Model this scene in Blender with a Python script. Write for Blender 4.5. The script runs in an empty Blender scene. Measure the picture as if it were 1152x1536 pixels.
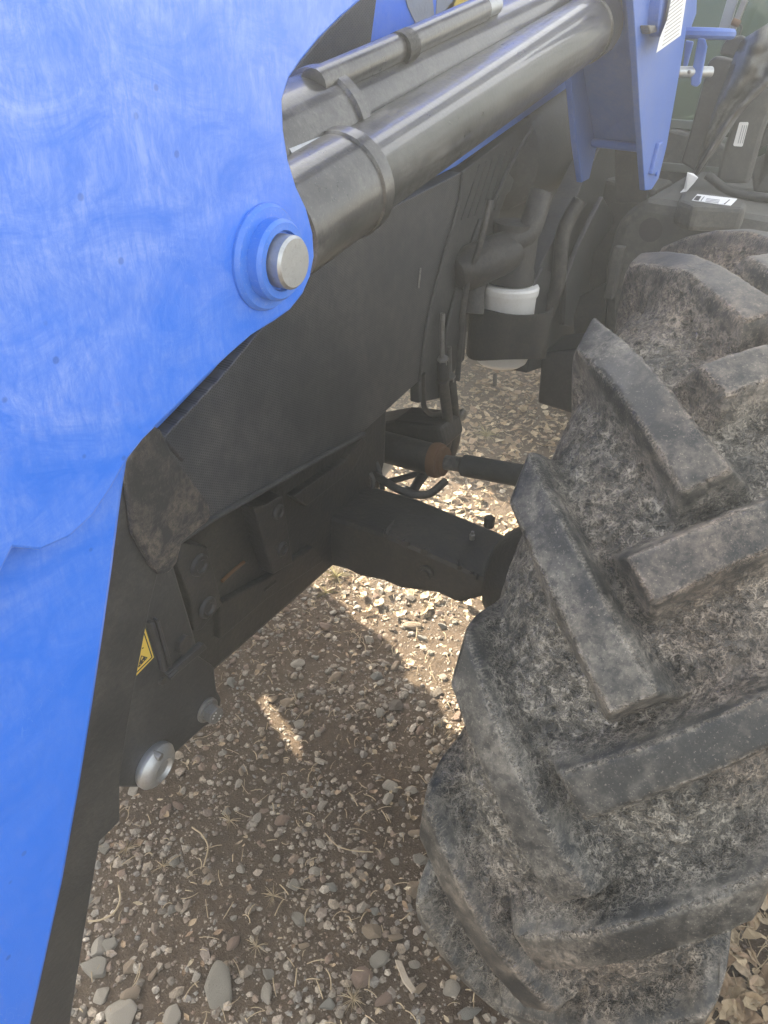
import bpy, bmesh, math, random
import numpy as np
from mathutils import Vector, Matrix, noise as mnoise

S = bpy.context.scene
COL = S.collection
rnd = random.Random(7)
PI = math.pi

# ------------------------------------------------------------------ camera
CAMP = np.array([0.04034, -1.02698, 1.37093])
CR = np.array([[0.86674612, 0.49789105, 0.0292519],      # right
               [0.28610921, -0.44831509, -0.8468501],    # down
               [-0.40852502, 0.74237327, -0.53102658]])  # forward
FPX = 1110.0
cam = bpy.data.objects.new('camera', bpy.data.cameras.new('camera'))
COL.objects.link(cam)
M = Matrix(((CR[0][0], -CR[1][0], -CR[2][0], CAMP[0]),
            (CR[0][1], -CR[1][1], -CR[2][1], CAMP[1]),
            (CR[0][2], -CR[1][2], -CR[2][2], CAMP[2]),
            (0, 0, 0, 1)))
cam.matrix_world = M
cam.data.sensor_fit = 'VERTICAL'
cam.data.sensor_height = 36
cam.data.lens = FPX / 1536 * 36
cam.data.clip_start = 0.02
cam.data.clip_end = 500
S.camera = cam

# ------------------------------------------------------------------ sky, sun, exposure
SUN = Vector((-1.25, 0.36, 1.0)).normalized()
elev = math.asin(SUN.z)
W = bpy.data.worlds.new('World'); S.world = W; W.use_nodes = True
nt = W.node_tree
bg = nt.nodes['Background']
sky = nt.nodes.new('ShaderNodeTexSky'); sky.sky_type = 'NISHITA'
sky.sun_disc = False
sky.air_density = 1.0; sky.dust_density = 4.0; sky.ozone_density = .4
sky.sun_elevation = elev
sky.sun_rotation = math.atan2(SUN.x, SUN.y)
hs = nt.nodes.new('ShaderNodeHueSaturation'); hs.inputs['Saturation'].default_value = .22
nt.links.new(sky.outputs[0], hs.inputs['Color']); nt.links.new(hs.outputs[0], bg.inputs[0])
bg.inputs[1].default_value = 0.11
sl = bpy.data.lights.new('sun', 'SUN'); sl.energy = 5.0; sl.angle = math.radians(0.6)
sl.color = (1.0, 0.90, 0.72)
so = bpy.data.objects.new('sun', sl); COL.objects.link(so)
so.rotation_euler = (-SUN).to_track_quat('-Z', 'Y').to_euler()
so.location = (3, 1, 5)
S.view_settings.view_transform = 'Standard'
S.view_settings.look = 'None'
S.view_settings.exposure = 2.85
S.view_settings.gamma = 1.0
S.view_settings.use_curve_mapping = False
S.cycles.max_bounces = 8
S.cycles.volume_bounces = 0

# ------------------------------------------------------------------ helpers
def ray(px, py):
    return CR.T @ np.array([(px - 576) / FPX, (py - 768) / FPX, 1.0])
def U(px, py, ax, val):
    """point of the place seen at that spot of the photograph, on the plane ax = val (metres)"""
    d = ray(px, py); i = 'xyz'.index(ax)
    t = (val - CAMP[i]) / d[i]
    return Vector(CAMP + d * t)

def tag(o, label=None, cat=None, group=None, kind=None):
    if label: o['label'] = label
    if cat: o['category'] = cat
    if group: o['group'] = group
    if kind: o['kind'] = kind
    return o
def empty(name, loc=(0, 0, 0), parent=None):
    o = bpy.data.objects.new(name, None); COL.objects.link(o); o.location = loc
    o.empty_display_size = 0.1
    if parent: o.parent = parent
    return o
def link(name, me, mat=None, parent=None):
    o = bpy.data.objects.new(name, me); COL.objects.link(o)
    if mat: me.materials.append(mat)
    if parent: o.parent = parent
    return o
def bevel(o, w, seg=2, ang=30):
    m = o.modifiers.new('bevel', 'BEVEL'); m.width = w; m.segments = seg
    m.limit_method = 'ANGLE'; m.angle_limit = math.radians(ang); m.harden_normals = False
    return o
def mesh(name, V, Fc, mat=None, parent=None, smooth=False, bev=0):
    me = bpy.data.meshes.new(name); me.from_pydata([tuple(v) for v in V], [], Fc); me.update()
    bm = bmesh.new(); bm.from_mesh(me); bmesh.ops.recalc_face_normals(bm, faces=bm.faces); bm.to_mesh(me); bm.free()
    if smooth:
        me.polygons.foreach_set('use_smooth', [True] * len(me.polygons))
    o = link(name, me, mat, parent)
    if bev: bevel(o, bev)
    return o
def prism_pts(name, P, off, mat, parent=None, bev=0.002):
    """solid: polygon P (3-D points) extruded by the vector off"""
    n = len(P); off = Vector(off)
    V = [Vector(p) for p in P] + [Vector(p) + off for p in P]
    Fc = [list(range(n)), list(range(2 * n - 1, n - 1, -1))] + [[i, (i + 1) % n, n + (i + 1) % n, n + i] for i in range(n)]
    return mesh(name, V, Fc, mat, parent, bev=bev)
def plate(name, px, x, th, mat, parent=None, bev=0.002):
    return prism_pts(name, [U(a, b, 'x', x) for a, b in px], (-th, 0, 0), mat, parent, bev)
def plateY(name, px, y, th, mat, parent=None, bev=0.002):
    return prism_pts(name, [U(a, b, 'y', y) for a, b in px], (0, th, 0), mat, parent, bev)
def box(name, a, b, mat, parent=None, bev=0.003):
    P = [(a[0], a[1], a[2]), (b[0], a[1], a[2]), (b[0], b[1], a[2]), (a[0], b[1], a[2])]
    return prism_pts(name, P, (0, 0, b[2] - a[2]), mat, parent, bev)
def catmull(P, n=8):
    P = [Vector(p) for p in P]; Q = [2 * P[0] - P[1]] + P + [2 * P[-1] - P[-2]]; out = []
    for i in range(1, len(Q) - 2):
        for k in range(n):
            t = k / n; a, b, c, d = Q[i - 1:i + 3]
            out.append(0.5 * ((2 * b) + (c - a) * t + (2 * a - 5 * b + 4 * c - d) * t * t + (3 * b - a - 3 * c + d) * t ** 3))
    out.append(P[-1]); return out
def sweep(P, R, seg=16, caps=True):
    """tube through points with radii: returns V, F"""
    V, Fc = [], []; n = len(P); P = [Vector(p) for p in P]
    up = None
    for i, p in enumerate(P):
        t = (P[min(i + 1, n - 1)] - P[max(i - 1, 0)])
        if t.length < 1e-9: t = P[-1] - P[0]
        t.normalize()
        if up is None:
            up = t.orthogonal().normalized()
        up = (up - t * up.dot(t)).normalized(); s = t.cross(up)
        r = R[i] if hasattr(R, '__len__') else R
        for k in range(seg):
            a = 2 * PI * k / seg
            V.append(p + up * (r * math.cos(a)) + s * (r * math.sin(a)))
        if i:
            for k in range(seg):
                a0 = (i - 1) * seg + k; a1 = (i - 1) * seg + (k + 1) % seg
                Fc.append([a0, a1, a1 + seg, a0 + seg])
    if caps:
        Fc.append(list(range(seg))[::-1]); Fc.append([(n - 1) * seg + k for k in range(seg)])
    return V, Fc
def smooth_ang(o, deg=40):
    me = o.data
    me.polygons.foreach_set('use_smooth', [True] * len(me.polygons))
    bm = bmesh.new(); bm.from_mesh(me)
    lim = math.radians(deg)
    for e in bm.edges:
        if len(e.link_faces) == 2 and e.calc_face_angle(0) > lim: e.smooth = False
    bm.to_mesh(me); bm.free()
    return o
def tube(name, P, R, mat, parent=None, seg=16, curve=False):
    if curve: P = catmull(P)
    V, Fc = sweep(P, R, seg)
    return smooth_ang(mesh(name, V, Fc, mat, parent))
def lathe(name, c, axis, prof, mat, parent=None, seg=40):
    """prof: list of (distance along axis, radius)"""
    c = Vector(c); ax = Vector(axis).normalized()
    V, Fc = [], []
    u = ax.orthogonal().normalized(); v = ax.cross(u); n = len(prof)
    for i, (d, r) in enumerate(prof):
        for k in range(seg):
            a = 2 * PI * k / seg
            V.append(c + ax * d + u * (r * math.cos(a)) + v * (r * math.sin(a)))
        if i:
            for k in range(seg):
                a0 = (i - 1) * seg + k; a1 = (i - 1) * seg + (k + 1) % seg
                Fc.append([a0, a1, a1 + seg, a0 + seg])
    Fc.append(list(range(seg))[::-1]); Fc.append([(n - 1) * seg + k for k in range(seg)])
    return smooth_ang(mesh(name, V, Fc, mat, parent), 28)
def hexbolt(name, c, axis, r, h, mat, parent=None):
    c = Vector(c); ax = Vector(axis).normalized(); u = Vector((0, 0.3, 1)).normalized(); u = (u - ax * u.dot(ax)).normalized(); v = ax.cross(u)
    P = [c + u * (r * math.cos(PI / 3 * k)) + v * (r * math.sin(PI / 3 * k)) for k in range(6)]
    return prism_pts(name, P, ax * h, mat, parent, 0.0012)

# ------------------------------------------------------------------ materials
class NB:
    def __init__(s, name):
        s.m = bpy.data.materials.new(name); s.m.use_nodes = True; s.t = s.m.node_tree
        s.b = s.t.nodes['Principled BSDF']; s.out = s.t.nodes['Material Output']
        s.tc = s.t.nodes.new('ShaderNodeTexCoord')
    def n(s, ty, **k):
        o = s.t.nodes.new(ty)
        for a, v in k.items(): setattr(o, a, v)
        return o
    def l(s, a, b): s.t.links.new(a, b)
    def noise(s, scale, detail=5, rough=.55, stretch=None, dist=0):
        o = s.n('ShaderNodeTexNoise'); o.inputs['Scale'].default_value = scale
        o.inputs['Detail'].default_value = detail; o.inputs['Roughness'].default_value = rough
        o.inputs['Distortion'].default_value = dist
        if stretch:
            mp = s.n('ShaderNodeMapping'); mp.inputs['Scale'].default_value = stretch
            if len(stretch) == 3: s.l(s.tc.outputs['Object'], mp.inputs[0])
            s.l(mp.outputs[0], o.inputs['Vector'])
        else: s.l(s.tc.outputs['Object'], o.inputs['Vector'])
        return o.outputs['Fac']
    def vor(s, scale, feature='F1'):
        o = s.n('ShaderNodeTexVoronoi'); o.feature = feature; o.inputs['Scale'].default_value = scale
        s.l(s.tc.outputs['Object'], o.inputs['Vector']); return o
    def ramp(s, x, stops):
        o = s.n('ShaderNodeValToRGB'); e = o.color_ramp.elements
        while len(e) < len(stops): e.new(0.5)
        for i, (p, c) in enumerate(stops):
            e[i].position = p; e[i].color = (c, c, c, 1) if not hasattr(c, '__len__') else (*c, 1)
        s.l(x, o.inputs[0]); return o.outputs[0]
    def mix(s, f, a, b):
        o = s.n('ShaderNodeMix', data_type='RGBA')
        for k, v in ((0, f), (6, a), (7, b)):
            if hasattr(v, 'links') or isinstance(v, bpy.types.NodeSocket): s.l(v, o.inputs[k])
            elif k == 0: o.inputs[0].default_value = v
            else: o.inputs[k].default_value = (*v, 1)
        return o.outputs[2]
    def math(s, op, a, b=0.5, clamp=False):
        o = s.n('ShaderNodeMath', operation=op); o.use_clamp = clamp
        for k, v in ((0, a), (1, b)):
            if isinstance(v, bpy.types.NodeSocket): s.l(v, o.inputs[k])
            else: o.inputs[k].default_value = v
        return o.outputs[0]
    def bump(s, h, dist=.002, strength=1, prev=None):
        o = s.n('ShaderNodeBump'); o.inputs['Distance'].default_value = dist; o.inputs['Strength'].default_value = strength
        s.l(h, o.inputs['Height'])
        if prev is not None: s.l(prev, o.inputs['Normal'])
        return o.outputs[0]
    def fin(s, col=None, rough=None, normal=None, metal=None, spec=None, coat=None):
        for key, v in (('Base Color', col), ('Roughness', rough), ('Normal', normal), ('Metallic', metal), ('Specular IOR Level', spec), ('Coat Weight', coat)):
            if v is None: continue
            if isinstance(v, bpy.types.NodeSocket): s.l(v, s.b.inputs[key])
            elif hasattr(v, '__len__'): s.b.inputs[key].default_value = (*v, 1)
            else: s.b.inputs[key].default_value = v
        return s.m

def dusty(name, base, dust=(.20, .175, .14), amt=.35, rough=.5, metal=0, scale=9, bump=.0006, fine=160, coat=0, streak=None):
    """paint / metal / plastic under patchy dust, with fine scratches"""
    k = NB(name)
    a = k.noise(scale * 1.6, 8, .68); b = k.noise(scale * 14, 6, .75)
    f = k.math('MULTIPLY', k.ramp(a, [(.40, .04), (.66, 1)]), k.ramp(b, [(.34, .10), (.66, 1)]))
    f = k.math('MULTIPLY', f, amt * 1.3, True)
    f = k.math('ADD', f, k.math('MULTIPLY', k.ramp(k.noise(420, 2, .6), [(.62, 0), (.68, 1)]), amt * .5), True)
    # thin scratches
    w = k.noise(22, 3, .5, stretch=(6, 1, 1.6), dist=1.2)
    sc = k.ramp(w, [(.492, 0), (.5, .5), (.508, 0)])
    sc = k.math('MULTIPLY', sc, k.ramp(k.noise(4, 2), [(.52, 0), (.62, .8)]))
    w3 = k.noise(60, 2, .5, stretch=(1, 5, 1), dist=.8)
    sc3 = k.math('MULTIPLY', k.ramp(w3, [(.495, 0), (.5, .6), (.505, 0)]), k.ramp(k.noise(9, 2), [(.55, 0), (.62, 1)]))
    f2 = k.math('ADD', f, k.math('MULTIPLY', k.math('ADD', sc, sc3, True), .4 if amt < .9 else .2), True)
    col = k.mix(f2, base, dust)
    r = k.math('ADD', k.math('MULTIPLY', f2, .45), rough, True)
    h = k.noise(fine, 4, .6)
    return k.fin(col, r, k.bump(h, bump), metal, .45, coat)

M_BLUE = dusty('blue_paint', (.028, .150, .60), (.40, .46, .60), .22, .38, scale=5, bump=.0002, fine=90, coat=.25)
def mat_plate():
    k = NB('mottled_blue_plate')
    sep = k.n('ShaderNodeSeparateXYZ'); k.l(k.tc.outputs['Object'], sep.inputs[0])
    # thin dust film; the cloudy whitening on the upper front is painted-in glare
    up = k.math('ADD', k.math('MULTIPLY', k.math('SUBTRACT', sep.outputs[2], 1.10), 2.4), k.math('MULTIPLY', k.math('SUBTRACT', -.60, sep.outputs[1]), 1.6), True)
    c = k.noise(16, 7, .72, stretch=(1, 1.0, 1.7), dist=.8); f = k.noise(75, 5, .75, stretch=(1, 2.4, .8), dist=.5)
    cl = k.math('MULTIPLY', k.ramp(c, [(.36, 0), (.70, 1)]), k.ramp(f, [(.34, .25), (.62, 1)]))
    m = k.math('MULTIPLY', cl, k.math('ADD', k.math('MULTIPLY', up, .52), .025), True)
    sp = k.vor(60); spot = k.ramp(sp.outputs['Distance'], [(.09, .9), (.14, 0)])
    spot = k.math('MULTIPLY', spot, k.ramp(k.noise(7, 2), [(.55, 0), (.6, 1)]))
    w = k.noise(26, 2, .5, stretch=(1, 5, 1.4), dist=.7); sc = k.math('MULTIPLY', k.ramp(w, [(.494, 0), (.5, .7), (.506, 0)]), k.ramp(k.noise(6, 2), [(.54, 0), (.6, .5)]))
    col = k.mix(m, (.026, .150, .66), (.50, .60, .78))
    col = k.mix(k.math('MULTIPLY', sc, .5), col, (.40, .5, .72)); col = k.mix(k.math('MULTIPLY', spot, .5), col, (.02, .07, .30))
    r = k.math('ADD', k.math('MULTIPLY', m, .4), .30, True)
    return k.fin(col, r, k.bump(k.math('ADD', k.noise(9, 3), k.math('MULTIPLY', f, .04)), .004), 0, .5, .4)
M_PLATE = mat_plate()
M_BLUEM = dusty('blue_mast_paint', (.035, .115, .42), (.35, .36, .38), .22, .42, scale=7, bump=.0004, fine=120)
M_BLACK = dusty('black_paint', (.017, .018, .020), (.16, .15, .13), amt=.24, rough=.45, scale=10)
M_BLACK2 = dusty('black_casting', (.015, .015, .0145), (.15, .125, .09), amt=.26, rough=.55, scale=14, bump=.0015, fine=110)
def mat_wing():
    k = NB('muddy_black_plate'); sep = k.n('ShaderNodeSeparateXYZ'); k.l(k.tc.outputs['Object'], sep.inputs[0])
    low = k.math('MULTIPLY', k.math('SUBTRACT', 1.035, sep.outputs[2]), 9.0, True)
    a = k.noise(34, 7, .7, dist=.6); b = k.noise(160, 5, .75)
    mud = k.math('MULTIPLY', k.ramp(a, [(.44, 0), (.60, 1)]), k.ramp(b, [(.38, .1), (.58, 1)]))
    mud = k.math('MULTIPLY', mud, k.math('ADD', k.math('MULTIPLY', low, .85), .16), True)
    w = k.noise(40, 2, .5, stretch=(1, 5, 1.2), dist=.6); sc = k.math('MULTIPLY', k.ramp(w, [(.485, 0), (.5, .8), (.515, 0)]), k.ramp(k.noise(15, 2), [(.5, 0), (.58, .5)]))
    col = k.mix(k.math('ADD', mud, k.math('MULTIPLY', sc, .5), True), (.022, .023, .024), (.25, .20, .155))
    return k.fin(col, .55, k.bump(k.math('ADD', mud, k.math('MULTIPLY', b, .2)), .003), 0, .4)
M_MUDDY = mat_wing()
M_PLAST = dusty('black_plastic', (.020, .021, .021), (.16, .155, .135), amt=.30, rough=.6, scale=8, bump=.0008, fine=220)
M_TANK = dusty('dusty_tank_plastic', (.035, .036, .035), (.17, .16, .13), amt=.5, rough=.62, scale=6, bump=.0008)
M_CYL = dusty('cylinder_paint', (.018, .019, .019), (.17, .165, .15), amt=.55, rough=.27, scale=9, bump=.0003, coat=.4)
M_STEEL = dusty('bare_steel', (.40, .42, .43), (.30, .30, .28), amt=.4, rough=.42, metal=.85, scale=22, bump=.0003)
M_ZINC = dusty('zinc_steel', (.24, .24, .23), (.16, .14, .11), amt=.6, rough=.42, metal=.7, scale=30)
M_RUST = dusty('rusty_collar', (.11, .055, .022), (.16, .10, .06), amt=.6, rough=.75, scale=40)
M_WHITE = dusty('white_enamel', (.72, .72, .69), (.4, .36, .3), amt=.25, rough=.35, scale=12)
M_PAPER = dusty('white_paper', (.78, .78, .76), (.5, .46, .4), amt=.15, rough=.7, scale=20)
M_INK = dusty('black_ink', (.02, .02, .02), amt=.05, rough=.6)
M_INKG = dusty('grey_ink', (.33, .33, .34), amt=.05, rough=.6)
M_YELL = dusty('yellow_decal', (.72, .50, .06), (.5, .42, .25), amt=.2, rough=.45, scale=20)
M_HOSE = dusty('hose_rubber', (.018, .018, .018), amt=.3, rough=.5, scale=25)
M_GREYD = dusty('grey_decal', (.23, .25, .27), amt=.3, rough=.45)

def mat_glass():
    k = NB('green_cab_glass')
    m = k.n('ShaderNodeMixShader'); t = k.n('ShaderNodeBsdfTransparent'); t.inputs[0].default_value = (.42, .56, .47, 1)
    k.fin((.05, .07, .06), .06, k.bump(k.noise(3, 2), .01), 0, .8)
    m.inputs[0].default_value = .42
    k.l(t.outputs[0], m.inputs[1]); k.l(k.b.outputs[0], m.inputs[2]); k.l(m.outputs[0], k.out.inputs[0])
    return k.m
M_GLASS = mat_glass()

def mat_mesh():
    """perforated sheet: rows of small holes, real spacing 4 mm"""
    k = NB('perforated_grille')
    sep = k.n('ShaderNodeSeparateXYZ'); k.l(k.tc.outputs['Object'], sep.inputs[0])
    def wave(ay, az, sc):
        v = k.math('ADD', k.math('MULTIPLY', sep.outputs[1], ay * sc), k.math('MULTIPLY', sep.outputs[2], az * sc))
        return k.math('COSINE', v, 0)
    s_ = 2 * PI / .0033
    h = k.math('ADD', wave(1, 0, s_), k.math('ADD', wave(-.5, .866, s_), wave(-.5, -.866, s_)))
    hole = k.ramp(k.math('MULTIPLY', k.math('ADD', h, 1.5), .2222), [(.42, 0), (.60, 1)])
    a = k.noise(6, 6, .65); b = k.noise(45, 5, .7)
    d = k.math('MULTIPLY', k.ramp(a, [(.35, .15), (.7, 1)]), k.ramp(b, [(.3, .3), (.7, 1)]))
    base = k.mix(d, (.030, .034, .038), (.12, .115, .105))
    col = k.mix(k.math('MULTIPLY', hole, .75), base, (.010, .010, .010))
    inv = k.math('SUBTRACT', 1.0, hole)
    return k.fin(col, .5, k.bump(inv, .0012), 0, .4)
M_MESH = mat_mesh()

def mat_tyre():
    k = NB('muddy_tyre_rubber')
    at = k.n('ShaderNodeAttribute', attribute_name='dust').outputs['Fac']
    a = k.noise(11, 5, .6); b = k.noise(120, 5, .7, dist=.4); c = k.noise(420, 3, .7); big = k.noise(34, 5, .65)
    # dried mud curls and crumbs: short raised ridges a few millimetres wide
    w1 = k.noise(95, 3, .6, dist=.5); w2 = k.noise(170, 3, .6, dist=.6)
    c1 = k.ramp(w1, [(.455, 0), (.485, 1), (.515, 1), (.545, 0)]); c2 = k.ramp(w2, [(.45, 0), (.49, 1), (.52, 1), (.56, 0)])
    curl = k.math('ADD', k.math('MULTIPLY', c1, k.ramp(big, [(.36, 0), (.48, 1)])), k.math('MULTIPLY', c2, k.ramp(k.noise(60, 3), [(.38, 0), (.50, 1)])), True)
    pit = k.ramp(k.noise(110, 3, .6), [(.36, 1), (.46, 0)])
    cf = k.math('MULTIPLY', curl, k.ramp(at, [(.30, .05), (.58, 1)]))
    patch = k.math('ADD', k.math('MULTIPLY', k.ramp(big, [(.38, 0), (.66, 1)]), .5), k.math('MULTIPLY', k.ramp(a, [(.40, 0), (.62, 1)]), .5))
    film = k.math('MULTIPLY', k.math('ADD', patch, k.math('SUBTRACT', k.math('MULTIPLY', at, 1.3), .60)), k.ramp(b, [(.34, .25), (.6, 1)]), True)
    film = k.math('MULTIPLY', film, .54)
    edge = k.math('MULTIPLY', k.ramp(at, [(.66, 0), (.9, .55)]), k.ramp(b, [(.36, .2), (.56, 1)]))
    speck = k.math('MULTIPLY', k.ramp(c, [(.60, 0), (.68, 1)]), .35)
    f2 = k.math('ADD', k.math('ADD', film, k.math('MULTIPLY', cf, .46)), k.math('ADD', speck, edge), True)
    f2 = k.math('MULTIPLY', f2, k.math('SUBTRACT', 1.0, k.math('MULTIPLY', pit, .6)), True)
    tan = k.mix(k.ramp(k.noise(4, 3), [(.42, 0), (.62, 1)]), (.36, .335, .285), (.36, .295, .235))
    col = k.mix(f2, (.014, .016, .017), tan)
    hh = k.math('ADD', k.math('MULTIPLY', b, .5), k.math('MULTIPLY', cf, 1.0))
    hh = k.math('ADD', hh, k.math('MULTIPLY', c, .2)); hh = k.math('SUBTRACT', hh, k.math('MULTIPLY', pit, .4))
    st = k.math('ADD', k.math('MULTIPLY', k.ramp(at, [(.32, 0), (.55, 1)]), .9), .08)
    bp = k.n('ShaderNodeBump'); bp.inputs['Distance'].default_value = .0050
    k.l(hh, bp.inputs['Height']); k.l(st, bp.inputs['Strength'])
    r = k.math('ADD', k.math('MULTIPLY', f2, .4), .46, True)
    return k.fin(col, r, bp.outputs[0], 0, .4)
M_TYRE = mat_tyre()

def mat_soil():
    k = NB('brown_soil')
    a = k.noise(3, 5); b = k.noise(40, 8, .7); c = k.noise(260, 4, .65); v = k.vor(120)
    col = k.mix(k.ramp(b, [(.3, 0), (.7, 1)]), (.048, .033, .022), (.104, .072, .048))
    col = k.mix(k.ramp(a, [(.4, 0), (.7, .55)]), col, (.115, .088, .062))
    col = k.mix(k.ramp(c, [(.56, 0), (.68, .6)]), col, (.19, .16, .13))
    h = k.math('ADD', b, k.math('MULTIPLY', c, .5))
    return k.fin(col, .95, k.bump(h, .008), 0, .2)
M_SOIL = mat_soil()

def mat_stone(attr=False):
    k = NB('stone_attr' if attr else 'stone')
    if attr:
        at = k.n('ShaderNodeAttribute', attribute_name='tint'); src = at.outputs['Fac']
    else:
        oi = k.n('ShaderNodeObjectInfo'); src = oi.outputs['Random']
    pal = k.ramp(src, [(0, (.30, .27, .225)), (.2, (.16, .125, .095)), (.4, (.33, .275, .21)), (.58, (.21, .20, .18)), (.75, (.22, .155, .115)), (.9, (.42, .375, .31)), (1, (.13, .11, .088))])
    a = k.noise(60, 6, .65); b = k.noise(320, 4, .6)
    m = k.n('ShaderNodeMix', data_type='RGBA', blend_type='MULTIPLY'); m.inputs[0].default_value = 1
    k.l(pal, m.inputs[6]); k.l(k.ramp(a, [(.25, .6), (.75, 1.25)]), m.inputs[7])
    col = k.mix(k.ramp(b, [(.46, 0), (.66, .6)]), m.outputs[2], (.125, .095, .07))
    return k.fin(col, .82, k.bump(k.math('ADD', a, k.math('MULTIPLY', b, .3)), .002), 0, .3)
M_STONE = mat_stone(); M_STONEA = mat_stone(True)

def mat_leaf(attr):
    k = NB('dry_leaf_attr' if attr else 'dry_leaf')
    if attr:
        at = k.n('ShaderNodeAttribute', attribute_name='tint'); src = at.outputs['Fac']
    else:
        src = k.n('ShaderNodeObjectInfo').outputs['Random']
    pal = k.ramp(src, [(0, (.34, .25, .15)), (.25, (.17, .105, .06)), (.5, (.42, .33, .21)), (.75, (.24, .16, .10)), (1, (.50, .42, .29))])
    a = k.noise(90, 5, .6)
    m = k.n('ShaderNodeMix', data_type='RGBA', blend_type='MULTIPLY'); m.inputs[0].default_value = 1
    k.l(pal, m.inputs[6]); k.l(k.ramp(a, [(.3, .65), (.7, 1.15)]), m.inputs[7])
    return k.fin(m.outputs[2], .65, k.bump(a, .0015), 0, .35)
M_LEAF = mat_leaf(False); M_LEAFA = mat_leaf(True)
M_STRAW = dusty('straw', (.34, .27, .17), (.2, .15, .1), amt=.5, rough=.7, scale=30)
M_GRASS = dusty('dry_grass', (.22, .20, .09), (.3, .24, .13), amt=.7, rough=.7, scale=20)
M_WOOD = dusty('weathered_wood', (.33, .28, .22), (.2, .15, .1), amt=.5, rough=.8, scale=40)

# ------------------------------------------------------------------ ground
def gh(x, y):
    return 0.012 * mnoise.noise((x * 2.2, y * 2.2, 0)) + 0.005 * mnoise.noise((x * 9, y * 9, 3.1)) + 0.0022 * mnoise.noise((x * 34, y * 34, 7))
def ground():
    xs = list(np.arange(-2.6, 1.0001, .011)); ys = list(np.arange(-1.3, 2.8001, .011))
    me = bpy.data.meshes.new('ground')
    X, Y = np.meshgrid(xs, ys); nx, ny = len(xs), len(ys)
    Z = np.array([gh(x, y) for x, y in zip(X.ravel(), Y.ravel())]).reshape(X.shape)
    # fade relief to zero at the border, then one flat skirt to the horizon
    fx = np.clip(np.minimum(X - xs[0], xs[-1] - X) / .15, 0, 1) * np.clip(np.minimum(Y - ys[0], ys[-1] - Y) / .15, 0, 1)
    Z *= fx
    V = np.stack([X.ravel(), Y.ravel(), Z.ravel()], 1)
    i = np.arange(nx * ny).reshape(ny, nx)
    Q = np.stack([i[:-1, :-1].ravel(), i[:-1, 1:].ravel(), i[1:, 1:].ravel(), i[1:, :-1].ravel()], 1)
    B = 90.0
    n0 = len(V)
    V = np.vstack([V, [[-B, -B, 0], [B, -B, 0], [B, B, 0], [-B, B, 0]]])
    c = [i[0, 0], i[0, -1], i[-1, -1], i[-1, 0]]
    faces = Q.tolist()
    # the skirt: each border side keeps all its vertices so that nothing gapes
    faces.append([n0, n0 + 1] + i[0, ::-1].tolist())
    faces.append([n0 + 1, n0 + 2] + i[::-1, -1].tolist())
    faces.append([n0 + 2, n0 + 3] + i[-1, :].tolist())
    faces.append([n0 + 3, n0] + i[:, 0].tolist())
    me.from_pydata(V.tolist(), [], faces); me.update()
    me.polygons.foreach_set('use_smooth', [True] * len(me.polygons))
    o = link('ground', me, M_SOIL); tag(o, kind='structure')
    return o
ground()

# prototypes -------------------------------------------------------
def stone_proto(sub, seed):
    bm = bmesh.new(); bmesh.ops.create_icosphere(bm, subdivisions=sub, radius=1)
    r = random.Random(seed)
    cuts = [(Vector((r.gauss(0, 1), r.gauss(0, 1), r.gauss(0, 1))).normalized(), r.uniform(.42, .78)) for _ in range(r.choice([5, 7, 9, 11]))]
    for v in bm.verts:
        d = v.co.normalized()
        s = 1 + .16 * mnoise.noise(d * 1.3 + Vector((seed * 3.7, 0, 0)))
        p = d * s
        for n_, k in cuts:
            q = p.dot(n_)
            if q > k: p -= n_ * (q - k) * .96
        v.co = p
    bm.verts.index_update()
    V = np.array([v.co[:] for v in bm.verts]); Fc = np.array([[l.index for l in f.verts] for f in bm.faces]); bm.free()
    return V, Fc
def leaf_proto(seed):
    r = random.Random(seed); n = 5; V = []; Fc = []
    curl = r.uniform(.0, .45); bend = r.uniform(-.8, .9); wd = r.uniform(.16, .40)
    for i in range(n + 1):
        t = i / n; w = wd * math.sin(PI * min(1, t * .96 + .03)) ** .8 * (1 + r.uniform(-.35, .25))
        z0 = bend * (t - .5) ** 2 + r.uniform(-.03, .03)
        for s in (-1, 0, 1):
            V.append((t - .5, s * w, z0 + curl * abs(s) * w * .8 + r.uniform(-.06, .06)))
    for i in range(n):
        for j in range(2):
            a = i * 3 + j; Fc.append([a, a + 1, a + 4]); Fc.append([a, a + 4, a + 3])
    return np.array(V), np.array(Fc)
def rotm(rng, flat=False, n=1):
    """n random rotations; flat keeps z roughly up"""
    yaw = rng.uniform(0, 2 * PI, n)
    tl = rng.normal(0, .22, n) if flat else rng.uniform(0, PI, n)
    tw = rng.normal(0, .22, n) if flat else rng.uniform(0, PI, n)
    cz, sz, cx, sx, cy, sy = np.cos(yaw), np.sin(yaw), np.cos(tl), np.sin(tl), np.cos(tw), np.sin(tw)
    o, z = np.ones(n), np.zeros(n)
    A = np.array([[cz, -sz, z], [sz, cz, z], [z, z, o]]).transpose(2, 0, 1)
    Bm = np.array([[o, z, z], [z, cx, -sx], [z, sx, cx]]).transpose(2, 0, 1)
    Cm = np.array([[cy, z, sy], [z, o, z], [-sy, z, cy]]).transpose(2, 0, 1)
    return A @ Bm @ Cm
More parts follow.
